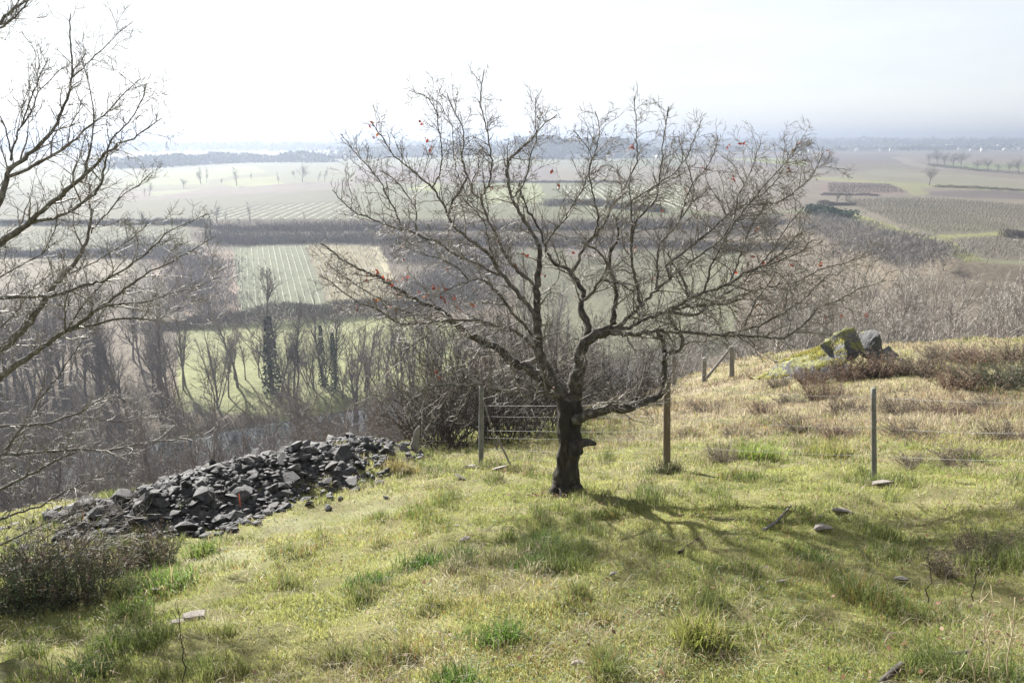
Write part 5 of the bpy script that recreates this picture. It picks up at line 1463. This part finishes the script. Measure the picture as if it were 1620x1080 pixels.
# ------------------------------------------------------------------ vineyards
M_vine = simple('vine_mat', [(.3, (.13, .108, .085)), (.7, (.25, .21, .17))], scale=.5, rough=.9)
M_strip = simple('pale_row', [(.3, (.20, .21, .15)), (.7, (.33, .34, .26))], scale=.6, rough=.95)
def vineyards():
    rng = np.random.default_rng(19)
    def rows(poly, ang_pts, sp, label, strip=True, tmin=110, sw=.45, hv=1.1):
        """rows run from ang_pts[0] to ang_pts[1] (pixels)"""
        P = np.array(gp(poly, tmin)); a = ground(*ang_pts[0], tmin)[:2]; b = ground(*ang_pts[1], tmin)[:2]
        d = (b - a) / np.linalg.norm(b - a); nrm = np.array([-d[1], d[0]])
        u = P @ nrm; v = P @ d
        V1 = []; V2 = []
        for off in np.arange(u.min(), u.max(), sp):
            t = np.arange(v.min(), v.max(), 1.6)
            c = off * nrm + t[:, None] * d
            m = inside(c[:, 0], c[:, 1], P)
            if m.sum() < 3: continue
            c = c[m]
            z = H(c[:, 0], c[:, 1]); q = np.concatenate([c, z[:, None]], 1)
            n3 = np.array([*nrm, 0])
            if strip:
                for k in range(len(q) - 1):
                    if np.linalg.norm(q[k + 1] - q[k]) > 3: continue
                    w = sw * rng.uniform(.5, 1.2)
                    A, B = q[k], q[k + 1]; up = np.array([0, 0, .14]); lo = np.array([0, 0, -.1])
                    V1.append([A - n3 * w + lo, B - n3 * w + lo, B + up, A + up]); V1.append([A + up, B + up, B + n3 * w + lo, A + n3 * w + lo])
            for k in range(len(q)):
                for _ in range(2):
                    p0 = q[k] + np.array([*(d * rng.uniform(-.8, .8)), -.05]); top = p0 + np.array([rng.normal() * .12, rng.normal() * .12, hv * rng.uniform(.6, 1.1)])
                    dd = np.array([*d, 0]) * .05
                    V2.append([p0 - dd, p0 + dd, top + dd * .8, top - dd * .8])
                    ar = np.array([*(d * rng.uniform(.5, .9)), rng.uniform(-.1, .3)]); V2.append([top - [0, 0, .3], top - [0, 0, .2], top + ar * .9, top + ar * .9 - [0, 0, .07]])
        V2 = np.array(V2).reshape(-1, 3); k = len(V2) // 4
        mi = np.zeros(k, int); V = V2
        if V1:
            W = np.array(V1).reshape(-1, 3); V = np.concatenate([V2, W]); mi = np.concatenate([mi, np.ones(len(W) // 4, int)])
        kk = len(V) // 4
        tag(link('vine_rows', np_mesh('vine_rows', V, np.full(kk, 4), np.arange(4 * kk), [M_vine, M_strip], mat_idx=mi)), label, 'vineyard', 'vineyards', 'stuff')
    rows([(368, 391), (482, 387), (524, 494), (382, 497)], [(420, 495), (408, 392)], 1.75, 'pale striped vineyard rows on the far slope left of the oak', sw=.26)
    rows([(486, 387), (590, 389), (640, 492), (528, 494)], [(560, 492), (520, 390)], 1.9, 'brown vineyard rows right of the pale striped ones', sw=.17)
    rows([(820, 398), (1170, 398), (1150, 540), (830, 560)], [(930, 540), (1010, 400)], 2.6, 'green vineyard slope seen between the oak’s limbs', strip=False)
    rows([(300, 335), (560, 318), (570, 346), (330, 350)], [(350, 350), (440, 320)], 4.0, 'slanting vineyard rows above the terrace bank', sw=.8, tmin=150)
    rows([(-40, 366), (290, 362), (280, 400), (-40, 404)], [(100, 400), (200, 362)], 3.4, 'hazy vineyard rows behind the left tree', sw=.7)
    rows([(880, 296), (1090, 292), (1105, 330), (930, 330)], [(980, 330), (930, 296)], 4.0, 'slanting vineyard rows on the plain behind the oak', sw=.8, tmin=150)
    rows([(1330, 316), (1480, 314), (1640, 326), (1640, 362), (1480, 372), (1410, 352)], [(1400, 350), (1700, 330)], 2.6, 'brown vineyard rows on the right plateau', strip=False, tmin=140, hv=1.0)
    rows([(1310, 290), (1405, 292), (1435, 306), (1310, 306)], [(1310, 300), (1420, 300)], 3.0, 'reddish vineyard rows above the field corner trees', strip=False, tmin=150)
    rows([(1510, 381), (1640, 373), (1640, 412), (1560, 408)], [(1520, 395), (1640, 385)], 2.6, 'near vineyard rows below the green track at right', strip=False, tmin=120)
vineyards()

# ------------------------------------------------------------------ air
def haze():
    bpy.context.view_layer.update()
    mb = MB(); top = max(max((o.matrix_world @ Vector(c)).z for c in o.bound_box) for o in C.objects if o.type == 'MESH') + 2; print('top', top)
    mb.box((0, 0, ZLO - 1), 19000, 19000, top - ZLO + 1)
    m, nt, out = mat('haze_air')
    v = nt.nodes.new('ShaderNodeVolumePrincipled')
    v.inputs['Color'].default_value = (.275, .315, .39, 1); v.inputs['Density'].default_value = HAZE; v.inputs['Anisotropy'].default_value = .48
    nt.links.new(v.outputs[0], out.inputs['Volume'])
    o = link('haze', mb.mesh('haze', m)); tag(o, 'pale blue winter haze over the valley and plain', 'haze', kind='stuff')
HAZE = 5.5e-4
haze()

# ------------------------------------------------------------------ light, sky, camera
SUN_AZ, SUN_EL = math.radians(-31), math.radians(29)   # azimuth from +Y, negative = left
sd = Vector((math.sin(SUN_AZ) * math.cos(SUN_EL), math.cos(SUN_AZ) * math.cos(SUN_EL), math.sin(SUN_EL)))
sl = bpy.data.lights.new('sun', 'SUN'); sl.energy = 5.0; sl.angle = math.radians(.55); sl.color = (1, .965, .91)
so = bpy.data.objects.new('sun', sl); C.objects.link(so); so.rotation_euler = (-sd).to_track_quat('-Z', 'Y').to_euler()
VEIL = 5.0
w = bpy.data.worlds.new('World'); SC.world = w; w.use_nodes = True
nt = w.node_tree; nt.nodes.clear()
sk = nt.nodes.new('ShaderNodeTexSky'); sk.sky_type = 'NISHITA'; sk.sun_disc = False
sk.sun_elevation = SUN_EL; sk.sun_rotation = SUN_AZ; sk.air_density = 1.0; sk.dust_density = .6; sk.ozone_density = 1.0; sk.altitude = 100
bg = nt.nodes.new('ShaderNodeBackground'); bg.inputs[1].default_value = .058
wo = nt.nodes.new('ShaderNodeOutputWorld')
tcw = nt.nodes.new('ShaderNodeTexCoord'); mpw = nt.nodes.new('ShaderNodeMapping'); mpw.inputs['Scale'].default_value = (1.2, 1.2, 7)
cn = nt.nodes.new('ShaderNodeTexNoise'); cn.inputs['Scale'].default_value = 2.0; cn.inputs['Detail'].default_value = 5; cn.inputs['Roughness'].default_value = .55
nt.links.new(tcw.outputs['Generated'], mpw.inputs[0]); nt.links.new(mpw.outputs[0], cn.inputs['Vector'])
veil = ramp(nt, cn.outputs[0], [(.3, (.85 * VEIL, .88 * VEIL, .925 * VEIL)), (.7, (1.05 * VEIL, 1.055 * VEIL, 1.07 * VEIL))])
skm = mix(nt, .84, sk.outputs[0], veil)
nt.links.new(skm, bg.inputs[0]); nt.links.new(bg.outputs[0], wo.inputs[0])

cam = bpy.data.cameras.new('camera'); cam.lens = 36.0 * F / 1620; cam.sensor_width = 36; cam.clip_end = 20000; cam.clip_start = .05
co = bpy.data.objects.new('camera', cam); C.objects.link(co); co.location = (0, 0, 0)
co.rotation_euler = (math.pi / 2 - PITCH, 0, 0)
SC.camera = co
SC.view_settings.view_transform = 'Standard'; SC.view_settings.look = 'None'; SC.view_settings.exposure = 1.82; SC.view_settings.gamma = 1
SC.cycles.use_denoising = True
SC.cycles.volume_bounces = 1
SC.cycles.max_bounces = 6; SC.cycles.transparent_max_bounces = 8
SC.cycles.caustics_reflective = False; SC.cycles.caustics_refractive = False
